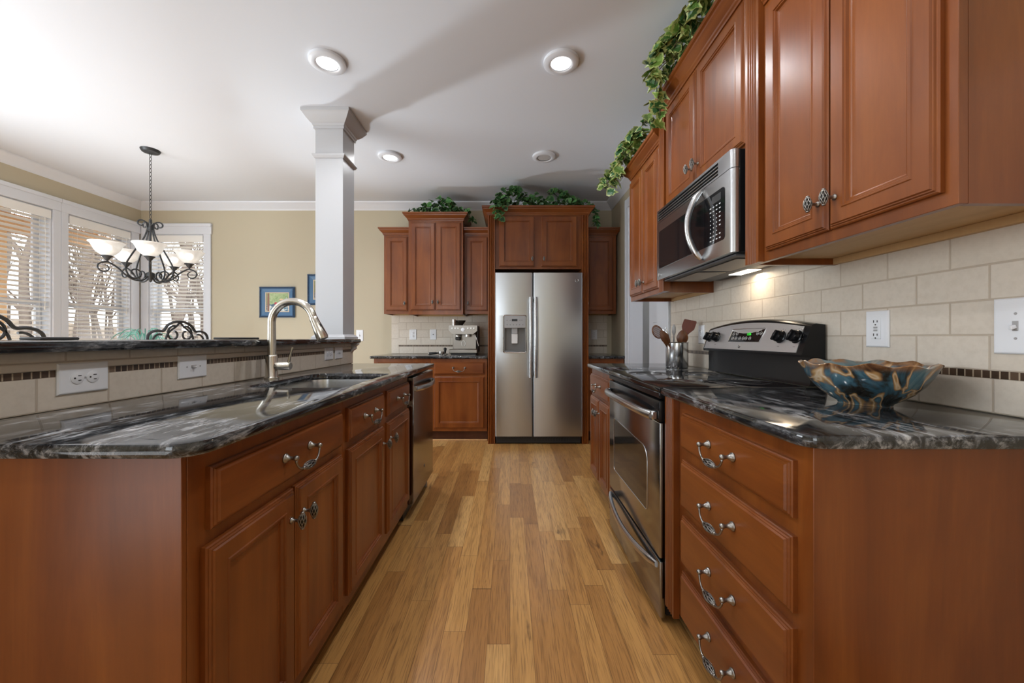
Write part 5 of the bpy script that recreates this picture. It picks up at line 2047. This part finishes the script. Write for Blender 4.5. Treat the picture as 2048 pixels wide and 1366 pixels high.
picture('blue rope-edged still life with fruit, seen through the faucet', -2.82, 1.538, .42, .37, M_ART)
picture('upright blue rope-edged picture half hidden behind the pillar', -2.24, 1.689, .42, .37, M_ART)

# ------------------------------------------------------------------ bar stools, dining side
def bar_stool(label, y):
    t = thing('bar_stool', label, 'bar stool', (-2.02, y, 0), 0, 'scrolled iron bar stools')
    # seat faces +X toward the bar; back at local x = -.20
    bm = BM(); box(bm, -.20, .20, -.20, .20, .72, .765, .018, 2); obj('seat', bm, plain('dark_brown_leather', (.05, .03, .02, 1), .5), t)
    for sx in (-1, 1):
        for sy in (-1, 1):
            bm = BM()
            tube(bm, [(sx * .17, sy * .17, .7195), (sx * .20, sy * .20, .35), (sx * .23, sy * .23, .0005)], .011, 8)
            obj('leg', bm, M_IRON, t)
    bm = BM()
    tube(bm, [(.205, -.205, .28), (.205, .205, .28), (-.205, .205, .28), (-.205, -.205, .28)], .008, 6, closed=True)
    obj('footrest', bm, M_IRON, t)
    bm = BM()
    zs = .72
    X = -.185
    # outer back: uprights, shoulders, raised centre arch
    pts = [(X, -.17, zs), (X - .01, -.225, .95), (X - .015, -.235, 1.09), (X - .015, -.215, 1.135), (X - .015, -.17, 1.150), (X - .015, -.125, 1.150), (X - .015, -.095, 1.185), (X - .015, -.05, 1.208), (X - .015, 0, 1.214)]
    pts = pts + [(x, -y_, z) for x, y_, z in pts[-2::-1]]
    tube(bm, cat(pts, 5), .0085, 8)
    X -= .015
    for s in (-1, 1):
        tube(bm, [(X, s * (.048 + r), z) for r, z in spiral(0, 1.130, .055, .018, R(100), R(-260), 22)], .0065, 6)
        tube(bm, [(X, s * (.155 + r), z) for r, z in spiral(0, 1.075, .055, .016, R(110), R(-250), 22)], .0065, 6)
        tube(bm, cat([(X, s * .004, 1.205), (X, s * .03, 1.18), (X, s * .10, 1.12), (X, s * .11, 1.0), (X, s * .06, .85), (X + .01, s * .05, .735)], 5), .0065, 6)
    obj('back', bm, M_IRON, t)
    return t


bar_stool('iron bar stool with scrolled back, standing by the corner window', 2.59)
bar_stool('iron bar stool with scrolled back, cut by the left edge of the picture', 1.60)
for lab, x, y, w, l in (('dark placemat on the bar left of the faucet, nearest left', -1.45, 1.215, .035, .105), ('dark placemat on the bar by the blue picture', -1.38, 1.95, .04, .22)):
    b = BM(); box(b, -w, w, -l / 2, l / 2, 0.0, .010, .003)
    o = tag(obj('placemat', b, plain('dark_woven_mat', (.03, .028, .027, 1), .6)), lab, 'placemat', 'dark placemats on the bar')
    o.location = (x, y, 1.0972)

# spiky plant in the dining corner
t = thing('potted_plant', 'blue-green spiky plant on a tall stand by the corner window', 'plant', (-3.55, 3.75, 0))
b = BM(); lathe(b, [(0, 0), (.16, 0), (.16, .02), (.03, .04), (.025, .70), (.14, .72), (.14, .74), (0, .74)], 24); obj('stand', b, M_IRON, t)
b = BM(); lathe(b, [(0, .7405), (.09, .7405), (.12, .90), (.125, .92), (.11, .92), (.10, .89), (0, .88)], 24); obj('pot', b, plain('terracotta_pot', (.30, .12, .06, 1), .7), t)
random.seed(3)
b = BM()
for k in range(38):
    a = random.uniform(0, 2 * PI); r = random.uniform(.08, .20); h = random.uniform(.22, .36)
    P = [(0.03 * math.cos(a), .03 * math.sin(a), .885), (r * .5 * math.cos(a), r * .5 * math.sin(a), .88 + h * .8), (r * math.cos(a), r * math.sin(a), .88 + h * .85), (r * 1.35 * math.cos(a), r * 1.35 * math.sin(a), .88 + h * .62)]
    tube(b, cat(P, 4), [.004] * 4 + [.0045] * 6 + [.003, .002, .001], 4, flat=.35)
obj('fronds', b, M_FERN, t)
